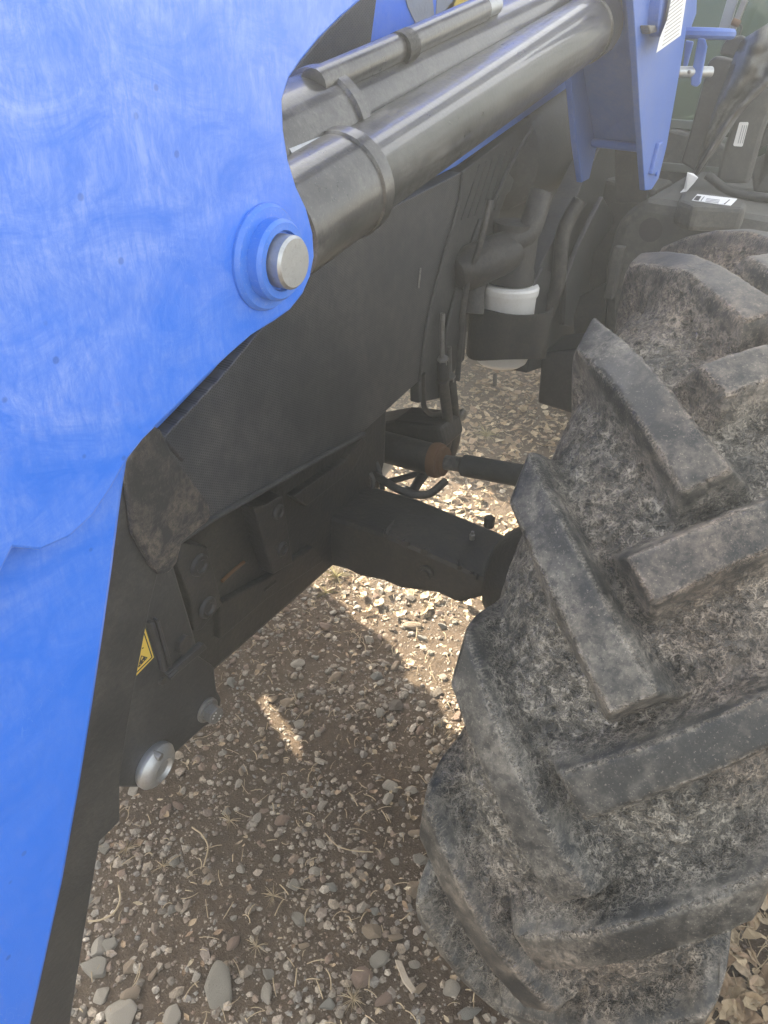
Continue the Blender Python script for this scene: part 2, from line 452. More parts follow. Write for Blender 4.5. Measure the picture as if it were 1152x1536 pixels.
def scatter(name, protos, pos, scale, rot, mat, smooth=True, rng=None):
    Vs, Fs, T = [], [], []; base = 0
    pid = rng.integers(0, len(protos), len(pos))
    for k, (pv, pf) in enumerate(protos):
        idx = np.where(pid == k)[0]
        if not len(idx): continue
        v = pv[None] * scale[idx][:, None, :]
        v = np.einsum('nij,nvj->nvi', rot[idx], v) + pos[idx][:, None, :]
        f = pf[None] + (np.arange(len(idx)) * len(pv))[:, None, None] + base
        t = np.repeat(rng.uniform(0, 1, len(idx)), len(pv))
        Vs.append(v.reshape(-1, 3)); Fs.append(f.reshape(-1, 3)); T.append(t); base += len(idx) * len(pv)
    V = np.concatenate(Vs); Fc = np.concatenate(Fs); T = np.concatenate(T)
    me = bpy.data.meshes.new(name)
    me.vertices.add(len(V)); me.vertices.foreach_set('co', V.astype(np.float32).ravel())
    me.loops.add(len(Fc) * 3); me.loops.foreach_set('vertex_index', Fc.astype(np.int32).ravel())
    me.polygons.add(len(Fc)); me.polygons.foreach_set('loop_start', np.arange(0, len(Fc) * 3, 3, dtype=np.int32))
    me.update(calc_edges=True)
    me.polygons.foreach_set('use_smooth', [smooth] * len(Fc))
    a = me.attributes.new('tint', 'FLOAT', 'POINT'); a.data.foreach_set('value', T.astype(np.float32))
    return link(name, me, mat)
rng = np.random.default_rng(5)
def region(n, x0, x1, y0, y1, keep=None):
    P = []
    while len(P) < n:
        x = rng.uniform(x0, x1); y = rng.uniform(y0, y1)
        if keep is None or rng.uniform() < keep(x, y): P.append((x, y))
    return P
SP2 = [stone_proto(2, s) for s in range(14)]
SP1 = [stone_proto(1, s + 40) for s in range(14)]
def leafy(x, y):
    """0 = bare gravelly soil in front, 1 = leaf litter behind and outside the wheel"""
    a = min(1, max(0, (y - .35 - .25 * mnoise.noise((x * 2, y * 2, 1))) / .5))
    b = min(1, max(0, (x - .10) / .15))
    return max(a, b)
def stones(n, lo, hi, protos, name, pw=2.2):
    dens = lambda x, y: (1 - .72 * leafy(x, y)) * (.35 + .65 * min(1, max(0, .5 + 1.2 * mnoise.noise((x * 4.5, y * 4.5, 9)))))
    P = region(n, -2.0, .8, -1.2, 2.4, dens)
    u = rng.uniform(0, 1, n); r = (lo ** (1 - pw) + u * (hi ** (1 - pw) - lo ** (1 - pw))) ** (1 / (1 - pw))
    sc = np.stack([r * rng.uniform(.8, 1.35, n), r * rng.uniform(.7, 1.1, n), r * rng.uniform(.45, .8, n)], 1)
    pos = np.array([(x, y, gh(x, y) + s[2] * rng.uniform(-.35, .4)) for (x, y), s in zip(P, sc)])
    o = scatter(name, protos, pos, sc, rotm(rng, True, n), M_STONEA, False, rng)
    tag(o, kind='stuff'); return o
stones(8800, .0058, .014, SP1, 'gravel')
OCT = [[0, 2, 4], [2, 1, 4], [1, 3, 4], [3, 0, 4], [2, 0, 5], [1, 2, 5], [3, 1, 5], [0, 3, 5]]
GRAIN = [(np.array([[1, 0, 0], [-1, .1, 0], [.1, 1, .1], [0, -1, -.1], [0, .1, 1], [.1, 0, -1.]]), np.array(OCT)),
         (np.array([[1.1, .2, 0], [-.8, .3, .2], [.1, .9, .1], [.2, -1.1, -.1], [0, .1, .8], [.3, 0, -1.]]), np.array(OCT))]
stones(46000, .0017, .0062, GRAIN, 'fine_gravel', 2.4)

# larger pebbles that can be told apart: each an object of its own
def mk(name, proto, mat, smooth=True):
    V, Fc = proto; me = bpy.data.meshes.new(name); me.from_pydata(V.tolist(), [], Fc.tolist()); me.update()
    me.polygons.foreach_set('use_smooth', [smooth] * len(me.polygons)); me.materials.append(mat); return me
SM = [mk('pebble', p, M_STONE) for p in [stone_proto(3, s + 200) for s in range(10)]]
def tinted(name, col):
    k = NB(name); a = k.noise(70, 6, .65); b = k.noise(300, 4)
    m = k.n('ShaderNodeMix', data_type='RGBA', blend_type='MULTIPLY'); m.inputs[0].default_value = 1
    m.inputs[6].default_value = (*col, 1); k.l(k.ramp(a, [(.25, .65), (.75, 1.2)]), m.inputs[7])
    return k.fin(k.mix(k.math('MULTIPLY', k.ramp(b, [(.42, 0), (.62, .6)]), k.ramp(a, [(.35, .2), (.6, 1)])), m.outputs[2], (.14, .108, .08)), .85, k.bump(k.math('ADD', a, k.math('MULTIPLY', b, .5)), .003), 0, .25)
TINT = {'grey': tinted('grey_stone', (.29, .27, .23)), 'pale': tinted('pale_stone', (.42, .38, .32)), 'tan': tinted('tan_stone', (.34, .265, .19)),
        'pink': tinted('pink_stone', (.28, .20, .155)), 'dark': tinted('dark_stone', (.13, .11, .09)), 'blue': tinted('blue_stone', (.25, .245, .22))}
named = [  # px, py, long side px, short side px, angle in the picture (deg), tint, label
    (330, 1482, 76, 40, 80, 'grey', 'long flat grey oval stone, the biggest lying on the bare soil'),
    (138, 1450, 54, 28, -20, 'grey', 'angular wedge shaped pale grey stone beside the foot of the black guard'),
    (180, 1524, 46, 40, 20, 'pale', 'broad speckled beige stone cut by the bottom edge of the photo'),
    (150, 1492, 32, 22, 70, 'pale', 'blocky cream stone just below the wedge shaped grey one'),
    (196, 1492, 28, 26, 0, 'tan', 'round tan stone above the broad speckled beige stone'),
    (257, 1524, 30, 24, 60, 'pale', 'egg shaped cream stone at the bottom, left of the long grey oval'),
    (192, 1452, 26, 22, 0, 'tan', 'small round tan stone right of the wedge shaped grey stone'),
    (165, 1418, 30, 22, 70, 'grey', 'upright oval grey stone above the wedge shaped stone'),
    (148, 1418, 32, 20, 75, 'pale', 'whitish angular stone touching the upright grey oval one'),
    (570, 1440, 34, 24, 0, 'grey', 'smooth lilac grey flat stone near the weathered wood splinter'),
    (543, 1470, 34, 30, 20, 'pink', 'pinkish brown rounded stone below the lilac grey one'),
    (493, 1506, 26, 24, 40, 'blue', 'bluish white speckled angular stone near the bottom centre'),
    (705, 1516, 36, 20, 10, 'blue', 'mottled blue grey stone close under the tyre'),
    (677, 1482, 26, 24, 0, 'pale', 'rough pale stone with broken edges left of the tyre foot'),
    (622, 1330, 34, 22, 75, 'tan', 'upright tan stone pressed against the lowest tyre lug'),
    (585, 1176, 36, 22, -25, 'pale', 'long pale angular stone alone in the shade left of the tyre'),
    (503, 1018, 28, 22, 20, 'tan', 'cream flattish stone in shade below the front axle'),
    (571, 1070, 26, 22, 0, 'grey', 'round grey stone in shade, right of the streak of sunlight'),
    (594, 1060, 26, 24, 0, 'dark', 'dull brown stone touching the round grey one in the shade'),
    (619, 938, 34, 24, -10, 'tan', 'large tan stone glowing in the sun patch under the axle'),
    (422, 1228, 24, 20, 30, 'pink', 'pinkish wedge stone above the dry grass in mid shade'),
    (575, 1500, 26, 22, 0, 'pink', 'red brown stone at the lower end of the wood splinter'),
    (400, 1490, 30, 16, 85, 'pale', 'narrow upright cream stone near the bottom, left of centre'),
    (560, 1398, 34, 20, -5, 'tan', 'torn flat tan chip with a dark hole, above the lilac grey stone'),
]
def put(name, me, loc, sc, yaw, tilt=(0, 0)):
    o = bpy.data.objects.new(name, me); COL.objects.link(o); o.location = loc; o.scale = sc
    o.rotation_euler = (tilt[0], tilt[1], yaw); return o
mm = {k: [mk('pebble', stone_proto(3, 300 + 17 * i + j), TINT[k]) for j in range(3)] for i, k in enumerate(TINT)}
for i, (px, py, a, b, ang, tn, lab) in enumerate(named):
    p = U(px, py, 'z', .004); d = (p - Vector(CAMP)).length; s = d / FPX
    e = U(px + math.cos(math.radians(ang)) * 10, py - math.sin(math.radians(ang)) * 10, 'z', .004) - p
    L_, B_ = a * s * .46, b * s * .50
    o = put('stone', mm[tn][i % 3], (p.x, p.y, gh(p.x, p.y) + B_ * .12), (L_, B_, B_ * .6), math.atan2(e.y, e.x), (rnd.uniform(-.15, .15), rnd.uniform(-.15, .15)))
    tag(o, lab, 'stone', 'larger stones on the bare soil')
grp = 'loose pebbles scattered over the bare soil'
occ = [U(n_[0], n_[1], 'z', 0) for n_ in named]
cnt = 0
while cnt < 230:
    x = rng.uniform(-1.1, -.1); y = rng.uniform(-.95, .6)
    if leafy(x, y) > .6 and rng.uniform() < .7: continue
    if any((x - q.x) ** 2 + (y - q.y) ** 2 < .028 ** 2 for q in occ): continue
    occ.append(Vector((x, y, 0)))
    r = rng.uniform(.0085, .0125) if rng.uniform() < .72 else rng.uniform(.0125, .017)
    k = rng.choice(['pale', 'grey', 'tan', 'pink', 'dark', 'blue'], p=[.25, .2, .2, .2, .08, .07])
    o = put('pebble', mm[k][int(rng.integers(3))], (x, y, gh(x, y) + r * .15), (r * rng.uniform(1, 1.45), r * rng.uniform(.75, 1.05), r * rng.uniform(.5, .75)), rng.uniform(0, 6.28), (rng.normal(0, .2), rng.normal(0, .2)))
    w = {'pale': 'small cream weathered pebble lying loose on the shaded brown soil', 'grey': 'small grey pebble lying loose on the shaded brown soil',
         'tan': 'small tan pebble lying loose on the shaded brown soil', 'pink': 'small pinkish brown pebble lying loose on the shaded brown soil',
         'dark': 'small dark brown pebble lying loose on the shaded brown soil', 'blue': 'small blue grey pebble lying loose on the shaded brown soil'}[k]
    tag(o, w, 'pebble', {'pale': 'cream', 'grey': 'grey', 'tan': 'tan', 'pink': 'pinkish', 'dark': 'dark', 'blue': 'blue grey'}[k] + ' pebbles on the bare soil')
    cnt += 1

# leaf litter
LP = [leaf_proto(s) for s in range(10)]
def leaves(n, x0, x1, y0, y1, lo, hi, name, dens):
    P = region(n, x0, x1, y0, y1, dens)
    r = rng.uniform(lo, hi, n)
    sc = np.stack([r, r * rng.uniform(.8, 1.3, n), r * rng.uniform(.6, 1.2, n)], 1)
    pos = np.array([(x, y, gh(x, y) + rng.uniform(.001, .016)) for x, y in P])
    R_ = rotm(rng, True, n)
    o = scatter(name, LP, pos, sc, R_, M_LEAFA, False, rng); tag(o, kind='stuff'); return o
leaves(14000, -2.6, 2.4, .2, 3.6, .014, .05, 'leaf_litter', lambda x, y: leafy(x, y) ** 1.5 * min(1, max(.03, (2.4 - x) / 1.6)))
leaves(4200, .12, 1.9, -1.0, .6, .013, .055, 'leaf_litter', lambda x, y: leafy(x, y) * min(1, max(.03, (1.9 - x) / 1.3)))
leaves(700, -1.4, .1, -1.1, .6, .008, .020, 'leaf_crumbs', lambda x, y: .5)
def straw(n, x0, x1, y0, y1, lo, hi, name, mat):
    V = []; Fc = []
    for _ in range(n):
        x = rng.uniform(x0, x1); y = rng.uniform(y0, y1); a = rng.uniform(0, 6.28); L_ = rng.uniform(lo, hi); c = rng.normal(0, .9)
        z = gh(x, y) + rng.uniform(.001, .008); w = rng.uniform(.0005, .0012); k = 5; b = len(V)
        px, py = x, y
        for i in range(k):
            aa = a + c * i / k
            nx_, ny_ = -math.sin(aa) * w, math.cos(aa) * w
            zz = z + .006 * math.sin(PI * i / k)
            V += [(px - nx_, py - ny_, zz), (px + nx_, py + ny_, zz), (px, py, zz + w * 1.3)]
            px += math.cos(aa) * L_ / k; py += math.sin(aa) * L_ / k
        for i in range(k - 1):
            q = b + 3 * i
            Fc += [[q, q + 3, q + 5, q + 2], [q + 2, q + 5, q + 4, q + 1]]
    o = mesh(name, V, Fc, mat); tag(o, kind='stuff'); return o
straw(1500, -1.5, .1, -1.1, .7, .012, .045, 'straw_bits', M_STRAW)
straw(3600, .1, 1.5, -.9, .7, .02, .08, 'straw_bits', M_STRAW)
straw(1500, -2.2, .2, .2, 2.4, .02, .07, 'straw_bits', M_STRAW)

LM = [mk('leaf', leaf_proto(s + 60), M_LEAF, False) for s in range(8)]
for i in range(46):
    px = rng.uniform(1040, 1152); py = rng.uniform(1290, 1536)
    if (px - 1060) < (1500 - py) * .45: continue
    p = U(px, py, 'z', .018); s = rng.uniform(.028, .048)
    o = put('leaf', LM[i % 8], (p.x, p.y, .016 + rng.uniform(0, .012)), (s, s * rng.uniform(.8, 1.2), s), rng.uniform(0, 6.28), (rng.normal(0, .3), rng.normal(0, .3)))
    tag(o, 'dry curled brown leaf in the litter right of the tyre foot', 'leaf', 'dry leaves outside the wheel')
for i in range(110):
    x, y = rng.uniform(-1.5, -.35), rng.uniform(.55, 2.2); s = rng.uniform(.03, .05)
    o = put('leaf', LM[i % 8], (x, y, .016 + rng.uniform(0, .014)), (s, s * rng.uniform(.8, 1.2), s), rng.uniform(0, 6.28), (rng.normal(0, .35), rng.normal(0, .35)))
    tag(o, 'dry curled brown leaf on the ground behind the front axle', 'leaf', 'dry leaves behind the front axle')
# lone twigs, wood splinter, tufts
def gpath(pts, z=.008): return [U(a, b, 'z', z) for a, b in pts]
tag(tube('twig', gpath([(288, 1241), (303, 1252), (312, 1270), (308, 1290), (305, 1300)], .012), .0016, M_STRAW, seg=7, curve=True), 'thin pale hooked twig on the soil below the silver domed washer', 'twig')
tag(tube('twig', gpath([(178, 1328), (180, 1350), (170, 1370), (150, 1380), (132, 1382)], .014), .0019, M_STRAW, seg=7, curve=True), 'curved straw coloured twig touching the lower black guard', 'twig')
tag(tube('twig', gpath([(488, 1250), (505, 1268), (530, 1276), (560, 1278)], .01), .0012, M_STRAW, seg=7, curve=True), 'long thin bent twig in the middle of the shaded soil', 'twig')
tag(prism_pts('wood_splinter', gpath([(592, 1442), (602, 1444), (612, 1468), (624, 1486), (618, 1492), (604, 1474)], .012), (0, 0, .007), M_WOOD, None, .001), 'pale weathered wood splinter left of the tyre foot', 'splinter')
def tuft(px, py, n, L_, lab, mat=M_GRASS, up=.5):
    c = U(px, py, 'z', .003); V = []; Fc = []
    for _ in range(n):
        a = rng.choice([.4, 2.2, 2.9, 4.6]) + rng.normal(0, .5); l = L_ * rng.uniform(.25, 1); e = rng.uniform(.15, up); w = .0007; b = len(V)
        for i in range(5):
            t = i / 4; r = l * t * math.cos(e * 1.2); z = l * (t * math.sin(e * 1.4) - .45 * t * t * rng.uniform(.6, 1))
            x, y = c.x + r * math.cos(a), c.y + r * math.sin(a); ww = w * (1 - t * .85)
            nx_, ny_ = -math.sin(a) * ww, math.cos(a) * ww
            V += [(x - nx_, y - ny_, max(.003, z + .005)), (x + nx_, y + ny_, max(.003, z + .005)), (x, y, max(.004, z + .0062))]
        for i in range(4):
            q = b + 3 * i; Fc += [[q, q + 3, q + 5, q + 2], [q + 2, q + 5, q + 4, q + 1]]
    tag(mesh('grass_tuft', V, Fc, mat), lab, 'grass')
tuft(505, 866, 60, .10, 'sunlit dry grass tuft just below the front axle', up=.8)
tuft(490, 1190 - 330 + 30, 26, .05, 'small dry tuft at the edge of the sun patch by the frame rail')
tuft(680 + 50, 655, 60, .09, 'green yellow grass tuft in the far sun patch behind the axle rod', up=.9)
tuft(625, 598, 60, .10, 'bright grass tuft seen through the gap under the grille', up=.9)
tuft(190, 1275, 44, .034, 'dead spiky grass tuft beside the black guard', M_STRAW)
tuft(345, 1232, 30, .03, 'flattened dead tuft right of the hooked twig', M_STRAW)
tuft(410, 1345, 34, .034, 'spidery dead weed on the soil at mid bottom', M_STRAW)
tuft(245, 1300, 24, .026, 'thin dead tuft between the two curved twigs', M_STRAW)
tuft(530, 1500, 40, .035, 'yellowish dead tuft at the bottom centre', M_STRAW)
tuft(385, 1330 + 90, 22, .026, 'small dead tuft above the narrow cream stone', M_STRAW)

# ------------------------------------------------------------------ tractor
tractor = empty('tractor', (-.85, .8, 0))
tag(tractor, 'blue and black tractor with perforated side grille, seen down its left front corner', 'tractor')
class Under:
    """children given in world coordinates, parented to a thing at its base"""
def par(o, root):
    o.parent = root
    o.matrix_parent_inverse = Matrix.Translation(root_loc(root)).inverted()
    return o
def root_loc(o):
    v = Vector(o.location); p = o.parent
    while p: v = v + Vector(p.location); p = p.parent
    return v
T_ = tractor

# --- tyre: one moulded body, lugs as real relief
RT = .60; NL = 18; PH0 = 0.5550; PITCH = 2 * PI / NL
def build_tyre():
    base = [(0, .5530), (.045, .5520), (.085, .547), (.115, .533), (.137, .512), (.150, .488), (.160, .463), (.158, .425), (.149, .385), (.135, .350), (.126, .330), (.120, .314), (.095, .306)]
    top = [(0, .6000), (.045, .5985), (.085, .592), (.120, .580), (.1575, .5635), (.1635, .545), (.1655, .520), (.1645, .490), (.1600, .450), (.149, .385), (.126, .330), (.120, .314), (.095, .306)]
    def arc(P):
        P = np.array(P); d = np.r_[0, np.cumsum(np.linalg.norm(np.diff(P, axis=0), axis=1))]; return P, d
    Bp, Bd = arc(base); Tp, Td = arc(top)
    # match by keys: both share normalized parameter built from index
    key = np.array([0, .045, .085, .12, .158, .182, .206, .236, .275, .345, .405, .425, .455])
    w = np.r_[np.arange(0, .30, .0026), np.arange(.30, .4551, .010)]
    def smoothinterp(x, xp, fp):
        y = np.interp(x, xp, fp); k = 3
        yy = y.copy()
        yy[1:-1] = (y[:-2] + 2 * y[1:-1] + y[2:]) / 4
        return yy
    bx = smoothinterp(w, key, Bp[:, 0]); br = smoothinterp(w, key, Bp[:, 1])
    for _ in range(6):
        bx[1:-1] = (bx[:-2] + 2 * bx[1:-1] + bx[2:]) / 4; br[1:-1] = (br[:-2] + 2 * br[1:-1] + br[2:]) / 4
    tx = smoothinterp(w, key, Tp[:, 0]); tr = smoothinterp(w, key, Tp[:, 1])
    W2 = np.r_[-w[:0:-1], w]; sg = np.r_[-np.ones(len(w) - 1), np.ones(len(w))]
    BX = np.r_[-bx[:0:-1], bx]; BR = np.r_[br[:0:-1], br]; TX = np.r_[-tx[:0:-1], tx]; TR = np.r_[tr[:0:-1], tr]
    NP = 78                                  # grid steps per pitch
    ph = np.arange(NP) / NP * PITCH
    # lug outline (for the left half), in metres: X = signed coordinate across, s = RT*phi
    e = .0292; dphi = .3166; wo = .104; wi = .112
    def upper(x): # x from e to -.16 and beyond
        t = (e - x) / (e + .159)
        return dphi * np.where(t < 1, (.86 * t + .14 * t * t), 1 + (t - 1) * .25)
    def lower(x):
        t = np.clip((e - x) / (e + .159), 0, 1)
        return upper(x) - (wi + (wo - wi) * t) * (1 - .12 * np.sin(PI * t))
    mask = np.zeros((NP, len(W2))); 
    for side in (-1, 1):
        X = W2 * (-side)                        # left lugs use X = W2 ; right ones mirrored
        if side == -1: X = W2
        else: X = -W2
        off = 0 if side == -1 else -PITCH / 2
        for k in range(-3, 4):
            p = ph[:, None] - off - k * PITCH
            Xb = X[None, :]
            du = (upper(Xb) - p) * RT * .86        # positive inside (below the upper edge), metres normal-ish
            dl = (p - lower(Xb)) * RT * .86
            # slanted inner end: from (e, 0) to (e-.03,-wi)
            nx_, ns_ = .70, -.71
            de = -((Xb - e) * nx_ + (p * RT) * ns_)
            do = (.262 + Xb)                       # fades out down the sidewall
            m = np.minimum(np.minimum(1 + du / .020, 1 + dl / .019), np.minimum(1 + de / .018, 1 + do / .02))
            m = np.clip(m, 0, 1)
            m = np.where(m < 1, m * m * (3 - 2 * m) * .45 + m * .55, 1)
            fade = np.clip((.262 + Xb) / .05, 0, 1)
            m = m * np.where(Xb < -.19, fade, 1)
            mask = np.maximum(mask, m)
    for _ in range(2):                       # worn, rounded arrises and filleted roots
        mask = (np.roll(mask, 1, 0) + 2 * mask + np.roll(mask, -1, 0)) / 4
        mask[:, 1:-1] = (mask[:, :-2] + 2 * mask[:, 1:-1] + mask[:, 2:]) / 4
    nph = NP * NL
    Mk = np.tile(mask, (NL, 1))
    phi = np.arange(nph) / nph * 2 * PI
    # irregular relief: dried mud between the lugs, scuffs on them
    r2 = np.random.default_rng(3)
    def vnoise(nu, nv, seed):
        r_ = np.random.default_rng(seed); g = r_.normal(0, 1, (nu, nv + 2))
        u = np.arange(nph) / nph * nu; v = (W2 - W2[0]) / (W2[-1] - W2[0]) * nv
        iu = u.astype(int) % nu; fu = u - np.floor(u); iv = np.minimum(v.astype(int), nv); fv = v - iv
        fu = fu * fu * (3 - 2 * fu); fv = fv * fv * (3 - 2 * fv)
        a = g[iu][:, iv]; b = g[(iu + 1) % nu][:, iv]; c = g[iu][:, iv + 1]; d_ = g[(iu + 1) % nu][:, iv + 1]
        return (a * (1 - fu)[:, None] + b * fu[:, None]) * (1 - fv) + (c * (1 - fu)[:, None] + d_ * fu[:, None]) * fv
    lo = vnoise(90, 22, 1); mi = vnoise(260, 64, 2); hi = vnoise(640, 150, 4)
    tread = (np.abs(W2) < .21)[None, :] * 1.0
    between = 1 - Mk
    mud = tread * (between * (.0016 * mi + .0017 * hi + .0012 * lo + .001) + (Mk > .02) * (Mk < .98) * (.0010 * mi + .0008 * hi) + (Mk >= .98) * (.0001 * mi + .00005 * hi + .0005 * lo))
    # parting-line flash and small vent stubs are left to the material
    Xg = BX[None] * (1 - Mk) + TX[None] * Mk; Rg = BR[None] * (1 - Mk) + TR[None] * Mk
    side_r = np.exp(-((np.abs(W2) - .3) / .01) ** 2) * .002 + np.exp(-((np.abs(W2) - .36) / .008) ** 2) * .002
    Rg = Rg + mud; Xg = Xg + np.sign(W2) * side_r
    Y = -Rg * np.cos(phi)[:, None]; Z = Rg * np.sin(phi)[:, None]
    V = np.stack([Xg, Y, Z], 2).reshape(-1, 3); m_ = len(W2)
    i = np.arange(nph * m_).reshape(nph, m_); j = np.roll(i, -1, 0)
    Q = np.stack([i[:, :-1].ravel(), j[:, :-1].ravel(), j[:, 1:].ravel(), i[:, 1:].ravel()], 1)
    dust = (.60 * between + .14 * Mk ** 3 + .30 * (Mk * (1 - Mk)) * 2) * tread + .22 * (1 - tread)
    dust = dust + .42 * np.exp(-((Mk - .95) / .05) ** 2) * tread
    dust = dust + .05 * lo + np.clip(between * tread * .10 * mi, -.1, .1)
    me = bpy.data.meshes.new('tyre')
    me.vertices.add(len(V)); me.vertices.foreach_set('co', V.astype(np.float32).ravel())
    me.loops.add(Q.size); me.loops.foreach_set('vertex_index', Q.astype(np.int32).ravel())
    me.polygons.add(len(Q)); me.polygons.foreach_set('loop_start', np.arange(0, Q.size, 4, dtype=np.int32))
    me.update(calc_edges=True); me.polygons.foreach_set('use_smooth', [True] * len(Q))
    a = me.attributes.new('dust', 'FLOAT', 'POINT'); a.data.foreach_set('value', np.clip(dust, 0, 1).astype(np.float32).ravel())
    me.materials.append(M_TYRE)
    me.flip_normals()
    return me
TY = build_tyre()
def ring_mesh(name, prof, mat, seg=64):
    """lathe about x, prof = (x, r) closed"""
    V = []; Fc = []; n = len(prof)
    for k in range(seg):
        a = 2 * PI * k / seg
        for x, r in prof: V.append((x, r * math.cos(a), r * math.sin(a)))
    for k in range(seg):
        for i in range(n):
            a = k * n + i; b = k * n + (i + 1) % n; c = ((k + 1) % seg) * n + i; d = ((k + 1) % seg) * n + (i + 1) % n
            Fc.append([a, c, d, b])
    o = mesh(name, V, Fc, mat); smooth_ang(o, 35); return o
HOLE = .55
def wheel(name, loc, s=1.0, rot=0, flip=False, DISH=.015, wx=1.0):
    w = empty(name, loc)
    w.scale = (s * wx * (1.25 if s > 1 else 1), s, s)
    t = link('tyre', TY); t.parent = w; t.rotation_euler = (rot - PH0, 0, 0)
    k = -1 if flip else 1
    r = ring_mesh('rim', [(-.12, .31), (-.12, .325), (-.095, .308), (-.04, .29), (.06, .29), (.1, .308), (.12, .325), (.12, .31), (.09, .30), (.05, .283), (-.05, .283), (-.09, .30)], M_WHITE)
    r.parent = w
    V = []; Fc = []; nr, na = 14, 120          # dished disc; one tall slot shaped to pass a streak of sun
    for i in range(nr + 1):
        rr = .12 + .168 * i / nr; xx = DISH + .03 * i / nr
        for j in range(na):
            a = 2 * PI * j / na; V.append((xx * k, rr * math.cos(a), rr * math.sin(a)))
    for i in range(nr):
        for j in range(na):
            A_ = i * na + j; B_ = i * na + (j + 1) % na
            cy = (V[A_][1] + V[B_ + na][1]) / 2; cz = (V[A_][2] + V[B_ + na][2]) / 2
            if abs(cy - .190 + (cz - .05) * .2) < .019 and .02 < cz < .20: continue
            Fc.append([A_, B_, B_ + na, A_ + na])
    dm = mesh('rim_disc', V, Fc, M_WHITE, None, True); dm.parent = w
    sm_ = dm.modifiers.new('solid', 'SOLIDIFY'); sm_.thickness = .008
    hbm = ring_mesh('hub_disc', [((DISH + .012) * k, .15), ((DISH + .012) * k, 0), (DISH * k, 0), (DISH * k, .15)], M_WHITE); hbm.parent = w
    for q in range(8):
        a = 2 * PI * q / 8
        b = hexbolt('wheel_bolt', (.02 * k, .085 * math.cos(a), .085 * math.sin(a)), (k, 0, 0), .013, .018, M_ZINC); b.parent = w
    w.parent = tractor; w.matrix_parent_inverse = Matrix.Translation(tractor.location).inverted()
    return w
wheel('front_wheel', (0, 0, RT - .006), 1.0, 0)
wheel('front_wheel', (-1.63, 0, RT - .006), 1.0, .07, True, -.05, .62)  # unseen far wheel, narrowed and dished so the sun streak gets through
wheel('rear_wheel', (-.02, 2.28, .80), 1.34, .05)
wheel('rear_wheel', (-1.68, 2.28, .80), 1.34, .02, True)

def TP(o): return par(o, tractor)
def sub(o, parent):
    """sub-part: world coordinates kept under a part that sits in world coordinates"""
    o.parent = parent; return o

# hood
hood_px = [(150, 730), (250, 652), (330, 568), (470, 400), (545, 333), (690, 258), (870, 128)]
HB = [U(a, b, 'x', -.55) for a, b in hood_px]
hp = [(-.55, p.y, p.z) for p in HB]
hp[0] = (-.55, -.62, .96)
hp += [(-.55, 1.6, 1.22), (-.55, 1.6, 1.95), (-.55, .8, 1.86), (-.55, .2, 1.78), (-.55, -.35, 1.52), (-.55, -.60, 1.33)]  # unseen rear end and top lengthened and raised to shade tank and tyre
hood = TP(prism_pts('hood', hp, (-.60, 0, 0), M_BLUE, None, .03))
# decal bands on the hood side: flat print, real sheets just proud of the panel
def decal(name, px, mat, x=-.5485, parent=None, th=.0008):
    o = prism_pts(name, [U(a, b, 'x', x) for a, b in px], (-th, 0, 0), mat, None, 0)
    if parent: sub(o, parent)
    return o
def hsub(o): # child of hood, hood has a parent inverse already applied -> give matching inverse
    o.parent = hood; o.matrix_parent_inverse = Matrix.Identity(4); return o
hsub(decal('decal_stripe', [(690, -12), (716, -12), (704, 35), (668, 80), (604, 114), (640, 50)], M_YELL))
hsub(decal('decal_stripe', [(606, -12), (612, 10), (626, 40), (652, 30), (650, 5), (646, -12)], M_GREYD))
hsub(decal('decal_stripe', [(656, -12), (654, 28), (676, 18), (690, -12)], M_GREYD))
hsub(plate('upper_grille', [(400, 190), (430, 120), (490, 45), (560, -20), (568, -20), (556, 70), (546, 150), (500, 200)], -.546, .004, M_MESH))

# grille side panel
gp = [(236, 662), (250, 652), (330, 568), (470, 400), (545, 333), (693, 258), (690, 300), (660, 400), (640, 480), (628, 572), (545, 648), (450, 700), (318, 775), (262, 815)]
grille = TP(plate('side_grille', gp, -.5485, .05, M_MESH, None, .002))
def gsub(o): o.parent = grille; return o
lip = [U(a, b, 'x', -.545) for a, b in [(258, 819), (318, 779), (450, 704), (546, 651)]]
gsub(tube('lower_lip', lip, .0045, M_PLAST, seg=8))
# mesh edge rib at the rear of the grille
rib = [U(a, b, 'x', -.545) for a, b in [(694, 258), (690, 300), (661, 400), (641, 480), (629, 572)]]
gsub(tube('edge_rib', rib, .0028, M_PLAST, seg=8))
gsub(tube('bright_scuff', [U(a, b, 'x', -.5425) for a, b in [(631, 402), (628, 432)]], .0016, M_ZINC, seg=8))
bodyback = TP(box('radiator_housing', (-1.14, -.45, .86), (-.605, .32, 1.35), M_BLACK))

# rear side shield with louvre slots
sp = [(693, 258), (800, 176), (868, 130), (872, 190), (800, 205), (770, 240), (738, 300), (722, 350), (705, 420), (697, 540), (668, 572), (660, 598), (628, 605), (628, 572), (641, 480), (661, 400), (690, 300)]
shield = TP(plate('side_shield', sp, -.56, .02, M_PLAST, None, .003))
def ssub(o): o.parent = shield; return o
for i in range(6):
    x0 = 694 + i * 10
    ssub(plate('louvre', [(x0 + 26, 246 + i * -5), (x0 + 29, 246 + i * -5), (x0 + 1, 330 - i * 3), (x0 - 2, 330 - i * 3)], -.5585, .0035, M_INK, None, 0))
ssub(tube('shield_fold', [U(a, b, 'x', -.553) for a, b in [(800, 190), (770, 240), (733, 320), (712, 400), (700, 470)]], .004, M_PLAST, seg=8, curve=True))
ssub(tube('shield_fold', [U(a, b, 'x', -.556) for a, b in [(720, 330), (690, 420), (668, 500), (662, 560)]], .005, M_PLAST, seg=8, curve=True))

